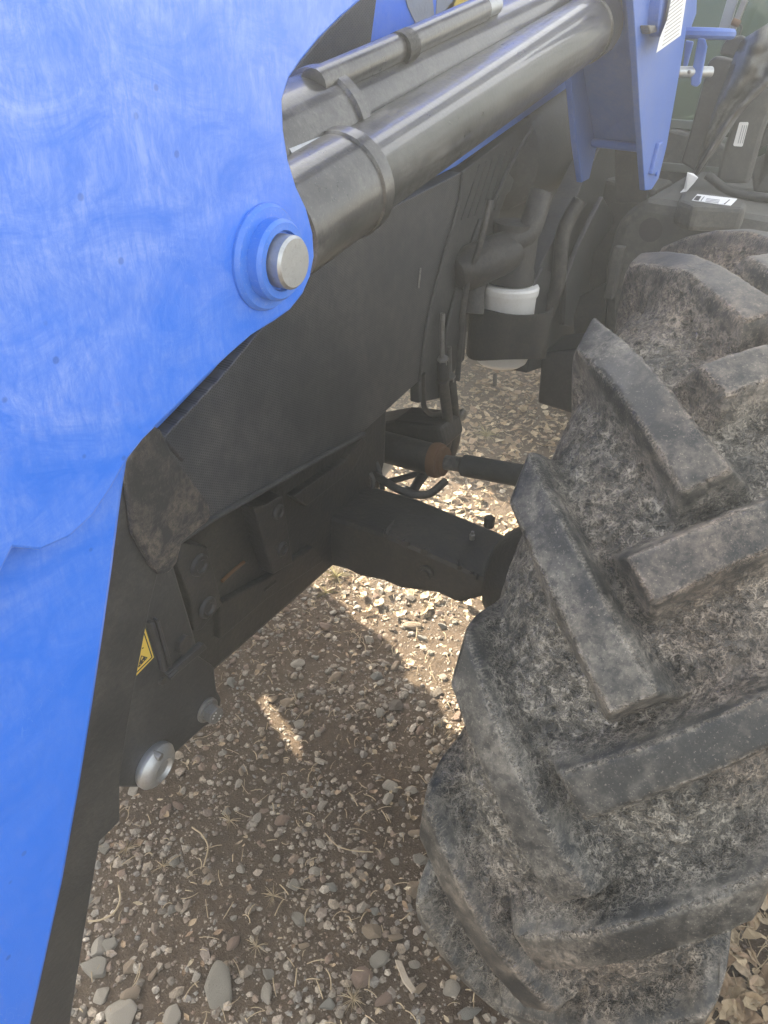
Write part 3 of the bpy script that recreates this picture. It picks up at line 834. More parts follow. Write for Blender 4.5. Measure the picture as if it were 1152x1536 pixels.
# engine bay masses
TP(box('engine_block', (-1.03, .30, .80), (-.70, 2.2, 1.35), M_BLACK2, None, .02))
TP(lathe('air_cleaner', (-.66, .62, 1.17), (0.15, 1, .1), [(0, .03), (.01, .09), (.05, .12), (.35, .12), (.42, .09), (.43, .02)], M_PLAST))
TP(lathe('intake_pipe', (-.62, .50, 1.02), (0.1, .5, 1), [(0, .03), (.01, .045), (.12, .045), (.13, .05), (.15, .05), (.16, .03)], M_PLAST))
TP(lathe('alternator', (-.66, .42, .98), (0, 1, .1), [(0, .02), (.01, .055), (.02, .065), (.10, .065), (.12, .05), (.13, .02)], M_BLACK2))
TP(lathe('pulley', (-.63, .50, 1.05), (0, 1, 0), [(0, .02), (0.001, .05), (.01, .05), (.013, .042), (.02, .042), (.023, .05), (.03, .05), (.031, .02)], M_BLACK2))
TP(box('oil_pan', (-.98, .35, .68), (-.76, 1.1, .80), M_BLACK2, None, .03))

# oil filter with its guard
fc = U(757, 490, 'y', .47)
fz0 = U(750, 556, 'y', .44).z
filt = TP(lathe('oil_filter', (fc.x, .47, fz0), (0, 0, 1), [(0, .012), (.002, .030), (.006, .046), (.014, .056), (.022, .0585), (.155, .0585), (.161, .0615), (.167, .0625), (.175, .0625), (.179, .060), (.181, .055), (.182, .03)], M_WHITE, None, 56))
capz = fz0 + .182
c_ = lathe('filter_head', (fc.x, .47, capz), (0, 0, 1), [(0, .03), (.002, .05), (.02, .050), (.03, .046), (.12, .046), (.125, .02)], M_BLACK2); c_.parent = filt
TP(lathe('starter_motor', U(716, 396, 'y', .37), (.5, 1, .25), [(-.06, .02), (-.055, .03), (-.03, .042), (.05, .042), (.07, .04), (.09, .035), (.095, .01)], M_BLACK2))
TP(tube('coolant_hose', [U(812, 290, 'y', .5), U(790, 350, 'y', .46), U(745, 372, 'y', .42), U(715, 420, 'y', .40), U(708, 470, 'y', .38)], .024, M_HOSE, None, 16, True))
TP(tube('wiring_loom', [U(735, 300, 'y', .35), U(722, 360, 'y', .33), U(700, 430, 'y', .32), U(690, 520, 'y', .31), U(686, 570, 'y', .31)], .006, M_HOSE, None, 10, True))
TP(tube('coolant_hose', [U(870, 300, 'y', .62), U(845, 350, 'y', .60), U(835, 430, 'y', .60), U(800, 520, 'y', .6)], .016, M_HOSE, None, 14, True))
def filter_guard():
    V = []; Fc = []; n = 22; r = .078; z0 = fz0 + .036; z1 = fz0 + .128
    for i in range(n + 1):
        a = math.radians(-175 + 190 * i / n)
        rr = r * (1 + .25 * max(0, math.cos(a)))
        for q, z in ((rr, z0 - .012 * math.sin(a * 2)), (rr, z1 + .012), (rr - .006, z1 + .012), (rr - .006, z0 - .012 * math.sin(a * 2))):
            V.append((fc.x + q * math.cos(a), .47 + q * math.sin(a), z))
    for i in range(n):
        for k in range(4):
            a = i * 4 + k; b = i * 4 + (k + 1) % 4; Fc.append([a, b, b + 4, a + 4])
    Fc.append([3, 2, 1, 0]); Fc.append([n * 4 + k for k in range(4)])
    return smooth_ang(mesh('filter_guard', V, Fc, M_BLACK2), 40)
TP(filter_guard())
TP(tube('drain_spout', [U(743, 560, 'y', .45), U(742, 578, 'y', .45)], .005, M_ZINC, seg=8))

# black loader mounting frame under the mast, and frame rails
def XP(name, px, x, th, mat=M_BLACK, bev=.003): return TP(plate(name, px, x, th, mat, None, bev))
XP('frame_side_plate', [(800, 420), (862, 300), (900, 222), (956, 226), (948, 315), (926, 332), (918, 385), (905, 430), (884, 478), (868, 505), (838, 530), (812, 552), (790, 560), (800, 500)], -.46, .05)
XP('frame_gusset', [(905, 295), (925, 330), (880, 395), (872, 440), (856, 490), (846, 488), (850, 420), (868, 370)], -.425, .012)
XP('mount_bracket', [(800, 430), (816, 400), (828, 410), (826, 480), (812, 505), (800, 495)], -.452, .012)
TP(plateY('step_block', [(812, 530), (892, 520), (890, 560), (872, 625), (806, 605)], .62, .16, M_BLACK, None, .006))
TP(box('frame_rail', (-.70, .75, .70), (-.62, 2.1, .84), M_BLACK, None, .006))
TP(lathe('rail_bolt', U(690, 622, 'x', -.60), (1, 0, 0), [(0, .012), (.001, .016), (.008, .016), (.012, .012), (.013, .004)], M_ZINC))

# hoses and fittings
def PX(lst): return [U(a, b, 'x', c) for a, b, c in lst]
def hose(name, pts, r, mat=M_HOSE, seg=14): return TP(tube(name, PX(pts), r, mat, None, seg, True))
hose('hydraulic_hose', [(664, 570, -.545), (668, 600, -.545), (672, 640, -.55), (668, 672, -.56), (655, 700, -.58)], .0115)
hose('hydraulic_hose', [(678, 590, -.55), (681, 620, -.55), (684, 650, -.555), (676, 682, -.57), (660, 705, -.59)], .0115)
hose('drain_hose', [(634, 560, -.56), (635, 595, -.56), (637, 612, -.56), (648, 622, -.565), (665, 620, -.57)], .0055)
hose('steel_pipe', [(664, 470, -.548), (663, 510, -.548), (664, 545, -.548)], .005, M_ZINC, 10)
hose('steel_pipe', [(674, 520, -.552), (675, 560, -.552), (677, 580, -.552)], .005, M_ZINC, 10)
for a, b in (((664, 540), (666, 574)), ((675, 566), (679, 598))):
    TP(tube('hose_fitting', [U(*a, 'x', -.546), U(*b, 'x', -.546)], .0115, M_PLAST if a[0] > 670 else M_PLAST, None, 14))
    p = U(a[0], a[1] - 3, 'x', -.546); q = U(a[0] + 1, a[1] + 8, 'x', -.546)
    TP(hexbolt('hose_nut', p, q - p, .0125, .012, M_ZINC))

# front axle support casting under the grille
cast = TP(prism_pts('axle_support', [(-.60, -.66, .80), (-.60, -.66, .62), (-.60, -.60, .555), (-.60, -.40, .522), (-.60, .02, .512), (-.60, .10, .56), (-.60, .14, .66), (-.60, .14, .84), (-.60, -.40, .845)], (-.50, 0, 0), M_BLACK2, None, .012))
def csub(o): o.parent = cast; return o
def CP(name, px, x, th, mat=M_BLACK2, bev=.003): return csub(plate(name, px, x, th, mat, None, bev))
CP('mounting_plate', [(272, 812), (312, 820), (320, 850), (334, 906), (302, 946), (292, 948), (286, 900), (268, 850)], -.555, .05)
for a, b in ((300, 848), (312, 912)):
    csub(lathe('plug', U(a, b, 'x', -.553), (1, 0, 0), [(-.004, .0165), (.0, .0165), (.003, .014), (.004, .010), (.001, .007), (.001, .002)], M_BLACK2))
CP('mounting_plate', [(382, 762), (402, 756), (424, 742), (432, 790), (440, 845), (410, 862), (398, 820)], -.572, .03)
for a, b in ((418, 768), (424, 824)):
    csub(lathe('plug', U(a, b, 'x', -.570), (1, 0, 0), [(-.004, .013), (.0, .013), (.003, .011), (.004, .008), (.001, .006), (.001, .002)], M_BLACK2))
CP('web_rib', [(330, 905), (338, 902), (400, 868), (470, 820), (486, 842), (400, 900), (330, 960)], -.588, .02)
CP('web_rib', [(440, 745), (520, 690), (545, 655), (552, 664), (530, 705), (460, 760)], -.585, .02)
csub(tube('weld_bead', PX([(333, 872, -.597), (350, 856, -.597), (366, 843, -.597)]), .003, M_RUST, None, 7))
csub(tube('cast_ridge', PX([(395, 885, -.590), (412, 872, -.590)]), .004, M_BLACK2, None, 7))
csub(tube('cast_ridge', PX([(545, 735, -.60), (551, 757, -.60), (570, 745, -.60)]), .004, M_BLACK2, None, 7))
csub(hexbolt('bolt', U(262, 960, 'x', -.560), (1, 0, 0), .014, .02, M_BLACK2))

# lower bracket carrying the sticker, big silver washer and hex bolt
br = TP(plate('front_bracket', [(228, 820), (262, 850), (290, 945), (300, 985), (322, 1000), (326, 1035), (333, 1048), (330, 1078), (306, 1092), (262, 1132), (236, 1168), (206, 1182), (172, 1182), (190, 1010)], -.548, .045, M_BLACK, None, .004))
def bsub(o): o.parent = br; return o
bsub(plate('bracket_rib', [(225, 935), (233, 932), (254, 1004), (247, 1010)], -.540, .010, M_BLACK, None, .002))
bsub(plate('bracket_rib', [(236, 930), (240, 929), (260, 998), (256, 1003)], -.538, .010, M_BLACK, None, .002))
bsub(plate('clamp_bar', [(252, 1012), (258, 1018), (312, 972), (306, 965)], -.538, .010, M_BLACK, None, .002))
bsub(hexbolt('bolt', U(241, 1020, 'x', -.545), (1, 0, 0), .006, .006, M_BLACK2))
bsub(tube('clamp_bar', PX([(254, 1017, -.535), (266, 1005, -.535)]), .003, M_BLACK, None, 8))
# sticker
def stick(name, px, x, mat): return prism_pts(name, [U(a, b, 'x', x) for a, b in px], (-.0008, 0, 0), mat, None, 0)
st = bsub(stick('warning_sticker', [(218, 943), (231, 986), (204, 1014), (170, 1000), (190, 930)], -.5465, M_YELL))
def line(a, b, w, x, mat, nm):
    A = U(*a, 'x', x); B = U(*b, 'x', x); d = (B - A).normalized(); n_ = Vector((0, -d.z, d.y)) * w
    o = prism_pts(nm, [A - n_, B - n_, B + n_, A + n_], (-.0006, 0, 0), mat, None, 0); o.parent = br; return o
line((216.5, 950), (228.3, 986), .0006, -.5458, M_INK, 'sticker_border')
line((228.3, 986), (205, 1009), .0006, -.5458, M_INK, 'sticker_border')
for a, b in (((212.5, 984), (221, 986.5)), ((221, 986.5), (208, 1001)), ((208, 1001), (212.5, 984))):
    line(a, b, .0005, -.5458, M_INK, 'warning_triangle')
bsub(lathe('pictogram', U(216, 987.5, 'x', -.5460), (1, 0, 0), [(0, .0024), (.0004, .0024), (.0005, .001)], M_INK, None, 12))
bsub(lathe('pictogram', U(211.5, 993, 'x', -.5460), (1, 0, 0), [(0, .0026), (.0004, .0026), (.0005, .001)], M_INK, None, 12))
line((216, 987.5), (211.5, 993), .0009, -.5455, M_INK, 'pictogram')
line((213.5, 973), (215.5, 971.5), .0006, -.5458, M_INK, 'sticker_mark')
# silver dome washer
wc = U(232, 1147, 'x', -.545)
ws = TP(lathe('domed_washer', wc, (1, .06, -.10), [(-.014, .028), (-.002, .0335), (.005, .0335), (.011, .029), (.015, .022), (.0165, .017), (.012, .013), (.009, .004)], M_STEEL))
b_ = hexbolt('bolt', wc + Vector((.004, -.002, .028)), (1, .06, -.10), .006, .014, M_ZINC); b_.parent = ws
# hex bolt with washer
bc = U(312, 1066, 'x', -.545)
hb = TP(lathe('bolt_washer', bc, (1, -.1, 0), [(-.010, .010), (-.008, .0195), (.0, .0195), (.001, .017), (.003, .017), (.004, .008)], M_ZINC))
b_ = hexbolt('hex_bolt', bc + Vector((.003, 0, 0)), (1, -.1, 0), .0145, .015, M_ZINC); b_.parent = hb
for k in range(5):
    a = -1.2 + k * .55
    d_ = lathe('head_mark', bc + Vector((.0185, -.002 + .0085 * math.sin(a), .0085 * math.cos(a) * (1 if k < 3 else -1))), (1, -.1, 0), [(0, .0013), (.0006, .0012), (.0007, .0004)], M_WHITE, None, 8); d_.parent = hb

# axle beam
ax = TP(plateY('front_axle', [(440, 745), (500, 775), (578, 800), (692, 850), (748, 876), (730, 895), (688, 907), (655, 891), (600, 884), (575, 873), (540, 866), (520, 856), (480, 846), (430, 830)], -.065, .14, M_BLACK2, None, .010))
def asub(o): o.parent = ax; return o
def AY(a, b, y): return U(a, b, 'y', y)
asub(tube('cast_flange', [AY(600, 762, .05), AY(680, 795, .05), AY(752, 822, .05)], .011, M_BLACK2, None, 10))
asub(tube('cast_rib', [AY(604, 767, .03), AY(580, 795, -.055), AY(578, 803, -.066)], .0045, M_BLACK2, None, 8))
asub(tube('cast_rib', [AY(700, 822, .0), AY(688, 842, -.05), AY(690, 852, -.066)], .0045, M_BLACK2, None, 8))
asub(tube('cast_rib', [AY(668, 800, .03), AY(655, 832, -.055)], .003, M_BLACK2, None, 8))
TP(plateY('bay_gap_block', [(876, 262), (985, 285), (965, 470), (890, 510), (880, 400)], .95, .2, M_BLACK2, None, .01))  # dark block added to cover a sunlit gap behind the frame plate
TP(plateY('gap_filler', [(858, 450), (908, 425), (908, 520), (862, 525)], .84, .02, M_BLACK2, None, .003))  # dark sheet added over a bright sliver of ground beside the frame
TP(plateY('mast_gap_filler', [(922, 210), (972, 212), (970, 305), (922, 305)], .86, .03, M_BLACK2, None, .003))  # dark sheet added to hide the sunlit sliver behind the mast
asub(hexbolt('bolt', AY(733, 790, .04) + Vector((0, 0, .0)), (0, 0, 1), .010, .02, M_BLACK2))
for a_, b_y in ((610, 812), (640, 825), (712, 862)):
    asub(hexbolt('bolt', AY(a_, b_y, -.066), (0, -1, 0), .008, .009, M_BLACK2))
asub(lathe('drain_plug', AY(640, 858, -.066), (0, -1, 0), [(-.002, .014), (.005, .014), (.006, .009), (.012, .009), (.013, .003)], M_BLACK2, None, 18))
asub(lathe('grease_nipple', AY(708, 806, .0), (0, 0, 1), [(-.004, .005), (.006, .005), (.007, .003), (.012, .003), (.013, .001)], M_ZINC, None, 10))
TP(tube('hydraulic_hose', [AY(520, 700, .10), AY(560, 712, .09), AY(600, 735, .07), AY(640, 742, .09), AY(668, 722, .14)], .008, M_HOSE, None, 12, True))
TP(lathe('knuckle', (-.30, 0, .595), (1, 0, 0), [(0, .05), (.01, .070), (.03, .09), (.07, .12), (.10, .13), (.14, .14), (.22, .12), (.23, .05)], M_BLACK2))
# steering cylinder behind the axle
TP(tube('steering_cylinder', [U(470, 640, 'y', .2), U(560, 666, 'y', .2), U(652, 690, 'y', .2)], .033, M_BLACK2, None, 20))
TP(lathe('rusty_collar', U(648, 689, 'y', .2), U(775, 712, 'y', .2) - U(655, 690, 'y', .2), [(0, .028), (.001, .035), (.012, .037), (.020, .035), (.022, .03), (.03, .03), (.031, .015)], M_RUST))
TP(tube('steering_rod', [U(660, 692, 'y', .2), U(720, 702, 'y', .2), U(800, 716, 'y', .2)], [.015, .017, .017], M_CYL, None, 16))
TP(tube('steering_rod_sleeve', [U(692, 697, 'y', .2), U(696, 698, 'y', .2), U(840, 724, 'y', .2)], [.017, .0225, .0225], M_PLAST, None, 16))
# small pipes and the bright steel shaft seen through the gap left of the axle
TP(tube('bright_shaft', [U(560, 722, 'y', .32), U(598, 672, 'y', .40)], .016, M_WHITE, None, 14))
TP(tube('bright_shaft', [U(556, 706, 'y', .26), U(563, 722, 'y', .26)], .006, M_WHITE, None, 10))
TP(tube('brake_pipe', [U(542, 668, 'y', .1), U(558, 685, 'y', .1), U(568, 705, 'y', .1), U(574, 735, 'y', .08)], .0055, M_HOSE, None, 10, True))
TP(tube('brake_pipe', [U(530, 696, 'y', .08), U(548, 703, 'y', .08), U(560, 722, 'y', .07), U(556, 740, 'y', .06)], .0055, M_HOSE, None, 10, True))
TP(tube('tie_rod', [U(645, 700, 'y', .24), U(628, 722, 'y', .20), U(612, 748, 'y', .15)], .011, M_HOSE, None, 12))
TP(tube('hose_end', [U(613, 735, 'y', .17), U(603, 752, 'y', .14)], .0125, M_CYL, None, 12))
TP(tube('track_bar', [U(560, 728, 'y', .14), U(600, 718, 'y', .20), U(640, 706, 'y', .22)], .007, M_HOSE, None, 10, True))

TP(plateY('gearbox_cover', [(540, 640), (590, 632), (660, 640), (668, 672), (640, 690), (600, 678), (560, 668)], .26, .10, M_BLACK2, None, .01))

# fuel tank behind the wheel
def tank():
    f = [(968, 297), (1060, 312), (1175, 332), (1175, 560), (905, 560), (905, 400), (924, 330)]
    t = TP(plateY('fuel_tank', f, .80, .62, M_TANK, None, .028))
    return t
tk = tank()
def tsub(o): o.parent = tk; return o
zt = U(1000, 300, 'y', .80).z
pad = [U(a, b, 'z', zt + .012) for a, b in [(1018, 300), (1022, 288), (1040, 284), (1110, 296), (1122, 304), (1118, 312), (1040, 308)]]
tsub(prism_pts('raised_pad', pad, (0, 0, -.05), M_TANK, None, .010))
lb = [U(a, b, 'z', zt + .0135) for a, b in [(1038, 300), (1046, 291), (1106, 298), (1096, 308)]]
tsub(prism_pts('label_sticker', lb, (0, 0, -.0012), M_PAPER, None, 0))
def lq(pts, mat, nm, dz=.0145): tsub(prism_pts(nm, [U(a, b, 'z', zt + dz) for a, b in pts], (0, 0, -.0008), mat, None, 0))
lq([(1040.5, 299), (1045, 293.5), (1052, 294.3), (1048, 300.2)], M_INK, 'label_print')
lq([(1051, 300.6), (1056, 294.6), (1056.8, 294.7), (1052, 300.8)], M_INK, 'label_print')
lq([(1086, 305.5), (1094, 299.2), (1095, 299.3), (1087.5, 305.7)], M_INK, 'label_print')
for k in range(3):
    lq([(1058 + k, 301 - k * 1.9), (1078 + k, 303.4 - k * 1.9), (1078 + k, 303.8 - k * 1.9), (1058 + k, 301.4 - k * 1.9)], M_INKG, 'label_print')
tsub(lathe('tank_dimple_shade', U(976, 345, 'y', .796), (0, 1, 0), [(-.001, .026), (.004, .022), (.005, .004)], M_INK, None, 20)).scale = (1, 1, 1)  # flat black disc; the dent's shade is put into its colour
TP(tube('tank_strap', [U(1060, 262, 'y', 1.0), U(1100, 288, 'y', 1.0), U(1175, 300, 'y', 1.0)], .010, M_BLACK, None, 10, True))
# breather line with a weighted end hanging in the gap
TP(tube('breather_wire', [U(948, 395, 'y', .62), U(946, 410, 'y', .62), U(943, 424, 'y', .62)], .0016, M_ZINC, None, 6, True))
TP(lathe('breather_plug', U(942, 428, 'y', .62), (0, -1, .2), [(0, .003), (.001, .010), (.004, .010), (.005, .004)], M_PLAST, None, 14))
TP(plateY('strut', [(920, 370), (936, 372), (918, 450), (905, 448)], .74, .03, M_TANK, None, .003))

# cab: posts, glass, wrapped mirror arm
cabg = TP(plateY('cab_glass', [(1020, -30), (1265, -30), (1265, 330), (960, 300), (975, -30)], 1.62, .006, M_GLASS, None, 0))
TP(box('cab_interior', (-.95, 2.35, 1.1), (.6, 2.5, 2.25), dusty('cab_liner', (.30, .33, .29), amt=.3, rough=.8), None, .01))
TP(box('dashboard', (-.45, 1.75, .98), (-.30, 1.95, 1.22), M_TANK, None, .02))
TP(box('cab_floor', (-.95, 1.66, .90), (.25, 2.6, .97), M_PLAST, None, .01))
# slatted step seen low through the glass
for k in range(4):
    z = 1.20 - k * .035
    TP(box('step_slat', (-.47, 1.45 - k * .02, z), (-.22, 1.49 - k * .02, z + .022), dusty('step_slat_paint%d' % k, (.10, .115, .10), amt=.3, rough=.6), None, .003))
TP(plateY('cab_sill', [(985, 190), (1075, 210), (1160, 280), (1175, 330), (960, 300)], 1.40, .10, M_TANK, None, .008))
post1 = TP(plateY('cab_post', [(1062, 92), (1074, 83), (1098, 88), (1100, 100), (1066, 215), (1049, 262), (1020, 244), (1034, 200)], 1.05, .08, M_BLACK, None, .006))
TP(plateY('cab_post', [(1084, 66), (1090, 58), (1112, 52), (1120, 60), (1108, 95), (1098, 86), (1078, 82)], 1.12, .05, M_BLACK, None, .005))
post2 = TP(plateY('window_frame', [(1172, 60), (1165, 140), (1143, 200), (1122, 276), (1072, 274), (1088, 215), (1115, 140), (1135, 60)], 1.10, .05, M_TANK, None, .008))
sk = prism_pts('id_sticker', [U(a, b, 'y', 1.098) for a, b in [(1109, 184), (1111, 183), (1122, 183), (1123, 185), (1114, 219), (1112, 220), (1101, 219), (1100, 217)]], (0, -.0012, 0), M_PAPER, None, 0); sk.parent = post2
for k in range(3):
    o_ = 3.2 * k
    a = [(1106.5 + o_, 215), (1107.6 + o_, 215.2), (1114.6 + o_, 188), (1113.5 + o_, 187.8)]
    t = prism_pts('sticker_print', [U(x, y, 'y', 1.0965) for x, y in a], (0, -.0006, 0), M_INKG, None, 0); t.parent = post2
TP(plateY('window_frame', [(1160, 150), (1175, 130), (1175, 290), (1130, 290), (1125, 240), (1140, 235), (1175, 215), (1175, 205), (1135, 226)], 1.16, .04, M_PLAST, None, .006))
TP(plateY('side_glass', [(1152, 120), (1240, 60), (1240, 260), (1120, 236)], 1.20, .005, M_GLASS, None, 0))
TP(plateY('window_trim', [(1112, 0), (1122, 0), (1100, 52), (1092, 50)], 1.5, .02, M_ZINC, None, .002))
TP(plateY('window_trim', [(1096, -20), (1112, -20), (1092, 50), (1076, 48)], 1.52, .02, M_GREYD, None, .002))
TP(lathe('wire_plug', U(1098, 32, 'y', 1.3), (1, 0, -.3), [(0, .004), (.001, .008), (.02, .008), (.021, .003)], M_RUST))
TP(tube('wire', [U(1103, 34, 'y', 1.3), U(1112, 40, 'y', 1.3), U(1108, 55, 'y', 1.3)], .003, M_HOSE, None, 8, True))
# crumpled black wrapping (sheet with folds and thickness)
def wrap():
    rows = []
    L_ = [(1110, 62), (1098, 95), (1085, 130), (1072, 165), (1058, 205), (1046, 240), (1040, 262)]
    R_ = [(1175, 20), (1175, 60), (1172, 100), (1150, 130), (1118, 160), (1090, 200), (1048, 262)]
    V = []; Fc = []; n = 9
    for i, (a, b) in enumerate(zip(catmull([Vector((*p, 0)) for p in L_], 4), catmull([Vector((*p, 0)) for p in R_], 4))):
        for j in range(n):
            t = j / (n - 1); p = a.lerp(b, t)
            y = 1.0 + .018 * math.sin(t * 9 + i * .3) - .035 * math.sin(PI * t) + .008 * rnd.uniform(-1, 1)
            V.append(U(p.x, p.y, 'y', y))
    m = len(V) // n
    for i in range(m - 1):
        for j in range(n - 1):
            a = i * n + j; Fc.append([a, a + 1, a + n + 1, a + n])
    o = mesh('plastic_wrap', V, Fc, M_CYL, None, True)
    s = o.modifiers.new('solid', 'SOLIDIFY'); s.thickness = .002
    return o
tag(wrap(), 'crumpled black plastic sheet wrapped over the cab post at the right edge', 'plastic wrap')
sc = [(1020, 289), (1026, 283), (1031, 259), (1040, 261), (1047, 267), (1040, 276), (1030, 287)]
tag(prism_pts('paper_scrap', [U(a, b, 'y', .93 + .004 * (i % 2)) for i, (a, b) in enumerate(sc)], (0, .0015, .001), M_PAPER, None, 0), 'torn white scrap of paper standing on the black fuel tank', 'paper')

# ------------------------------------------------------------------ front loader
loader = empty('front_loader', (-.34, -.4, 0))
tag(loader, 'blue front loader frame with knee plate, steel pin, cylinders and mast', 'loader')
def LPp(o): return par(o, loader)
XK = -.280
knee_px = [(60, 826), (105, 806), (140, 774), (168, 732), (190, 692), (215, 660), (245, 630), (272, 604), (305, 570), (345, 532), (378, 503), (412, 482), (436, 465), (455, 441), (466, 415), (472, 385), (470, 350), (460, 312), (445, 280), (433, 240), (426, 195), (424, 150), (434, 118), (452, 92), (478, 60), (510, 28), (545, -2), (600, -60), (640, -130)]
kp = [U(a, b, 'x', XK) for a, b in knee_px]
kp += [Vector((XK, -.20, 1.78)), Vector((XK, -.45, 1.76)), Vector((XK, -.80, 1.56)), Vector((XK, -1.10, 1.50)), Vector((XK, -1.16, 1.22)), Vector((XK, -.97, 1.02)), U(20, 822, 'x', XK)]
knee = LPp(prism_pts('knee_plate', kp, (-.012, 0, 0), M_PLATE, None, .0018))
def ksub(o): o.parent = knee; return o
# inner twin of the plate
LPp(prism_pts('inner_knee_plate', [p + Vector((-.128, 0, 0)) for p in kp], (-.012, 0, 0), M_BLUE, None, .0018))
# arm boxes
arm_px = [(215, 662), (194, 690), (186, 740), (172, 850), (158, 950), (143, 1050), (122, 1180), (97, 1320), (62, 1480), (30, 1620)]
ap = [U(a, b, 'x', XK - .013) for a, b in arm_px]
ap += [p + Vector((0, -.25, -.04)) for p in reversed(ap[3:])] + [Vector((XK - .013, -1.05, 1.30)), Vector((XK - .013, -.80, 1.34))]
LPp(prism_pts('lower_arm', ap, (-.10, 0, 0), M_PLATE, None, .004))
LPp(prism_pts('upper_arm', [(XK - .013, -.46, 1.60), (XK - .013, .78, 1.70), (XK - .013, .78, 1.90), (XK - .013, -.46, 1.75)], (-.10, 0, 0), M_BLUE, None, .006))
# pin boss
pc = U(443, 395, 'x', XK + .0245); pc.x = XK
ksub(lathe('pin_boss', pc, (1, 0, 0), [(-.002, .0345), (.002, .0345), (.005, .0325), (.006, .02)], M_BLUE, None, 56))
ksub(lathe('pin_boss', pc, (1, 0, 0), [(-.002, .0262), (.013, .0262), (.0155, .0242), (.0155, .0195), (.012, .0185)], M_BLUE, None, 56))
ksub(lathe('pivot_pin', pc, (1, 0, 0), [(.0, .0172), (.0225, .0172), (.0245, .0155), (.0245, .004)], M_STEEL, None, 48))
LPp(tube('cross_pin', [pc + Vector((-.001, 0, 0)), pc + Vector((-.13, 0, 0))], .018, M_STEEL, None, 24))

# hydraulic cylinders
def cyl(A, B, prof, mat=M_CYL, nm='lift_cylinder'):
    A = Vector(A); B = Vector(B); d = B - A; L_ = d.length
    return LPp(lathe(nm, A, d, [(a * L_ if a <= 1 else a, r) for a, r in prof], mat, None, 48)), A, d.normalized(), L_
c1, A1, D1, L1 = cyl(U(405, 350, 'x', -.370), U(893, 34, 'x', -.370), [(0, .02), (.002, .0475), (.128, .0475), (.130, .050), (.148, .050), (.151, .044), (.155, .0425), (.93, .044), (.932, .047), (.99, .047), (1, .02)])
g_ = lathe('rod_eye', A1 + D1 * (L1 + .005) + Vector((.03, 0, 0)), (-1, 0, 0), [(0, .02), (.001, .038), (.06, .038), (.061, .02)], M_CYL); g_.parent = c1
c2, A2, D2, L2 = cyl(U(350, 262, 'x', -.43), U(905, -25, 'x', -.43), [(0, .02), (.002, .052), (.128, .052), (.130, .056), (.143, .056), (.147, .042), (.93, .040), (.99, .043), (1, .02)], nm='tilt_cylinder')
pp = [U(470, 128, 'x', -.415), U(600, 70, 'x', -.415), U(722, 14, 'x', -.415)]
pipe = tube('return_pipe', pp, .0145, M_CYL, None, 16); pipe.parent = c2
e_ = tube('pipe_fitting', [U(722, 14, 'x', -.415), U(742, 6, 'x', -.415)], .012, M_STEEL, None, 14); e_.parent = c2
e_ = tube('pipe_clamp', [U(597, 74, 'x', -.412), U(612, 67, 'x', -.412)], .0165, M_PLAST, None, 14); e_.parent = c2
sc_ = tube('chrome_rod', [U(424, 240, 'x', -.39), U(500, 206, 'x', -.39)], .013, M_STEEL, None, 16); sc_.parent = c2

# mast
XM = -.300
mast = LPp(plate('mast_plate', [(948, -60), (950, 0), (954, 60), (960, 170), (968, 286), (978, 284), (988, 268), (1000, 220), (1014, 140), (1026, 70), (1036, 0), (1045, -60)], XM, .012, M_BLUEM, None, .0015))
def msub(o): o.parent = mast; return o
inner = LPp(plate('mast_inner_plate', [(838, -60), (850, 60), (858, 130), (865, 215), (873, 274), (884, 268), (894, 225), (930, 150), (960, 0), (975, -60)], -.425, .012, M_BLUEM, None, .0015))
web_pts = [U(954, -60, 'x', -.313), U(958, 60, 'x', -.313), U(962, 150, 'x', -.313), U(962, 224, 'x', -.313), U(888, 214, 'x', -.424), U(874, 130, 'x', -.424), U(862, 40, 'x', -.424), U(852, -60, 'x', -.424)]
web_pts = [p + Vector((0, .02, 0)) for p in web_pts]
def webm():
    V = [web_pts[i] for i in (0, 1, 2, 3)] + [web_pts[i] for i in (7, 6, 5, 4)]
    V += [v + Vector((0, .012, 0)) for v in V]
    Fc = []
    for i in range(3):
        Fc += [[i, i + 1, i + 5, i + 4], [8 + i, 12 + i, 13 + i, 9 + i], [i, 8 + i, 9 + i, i + 1], [4 + i, 5 + i, 13 + i, 12 + i]]
    Fc += [[0, 4, 12, 8], [3, 11, 15, 7]]
    return mesh('mast_web', V, Fc, M_BLUEM)
LPp(webm())
LPp(tube('web_foot', [U(890, 214, 'x', -.420), U(960, 222, 'x', -.316)], .008, M_BLUEM, None, 10))
msub(plate('weld_pad', [(985, 235), (990, 215), (996, 212), (997, 222), (992, 250), (984, 262), (978, 262)], XM + .008, .010, M_BLUEM, None, .003))
msub(hexbolt('bolt', U(983, 260, 'x', XM + .006), (1, 0, 0), .006, .005, M_BLUEM))
msub(lathe('mast_pin_boss', U(985, 4, 'x', XM), (1, 0, 0), [(-.002, .046), (.016, .046), (.018, .044), (.018, .03)], M_BLUEM, None, 40))
msub(lathe('mast_pin', U(990, 6, 'x', XM), (1, 0, 0), [(0, .029), (.024, .029), (.026, .027), (.026, .004)], M_STEEL, None, 40))
msub(plate('lock_nut', [(973, 38), (984, 38), (986, 48), (976, 51)], XM + .014, .014, M_ZINC, None, .002))
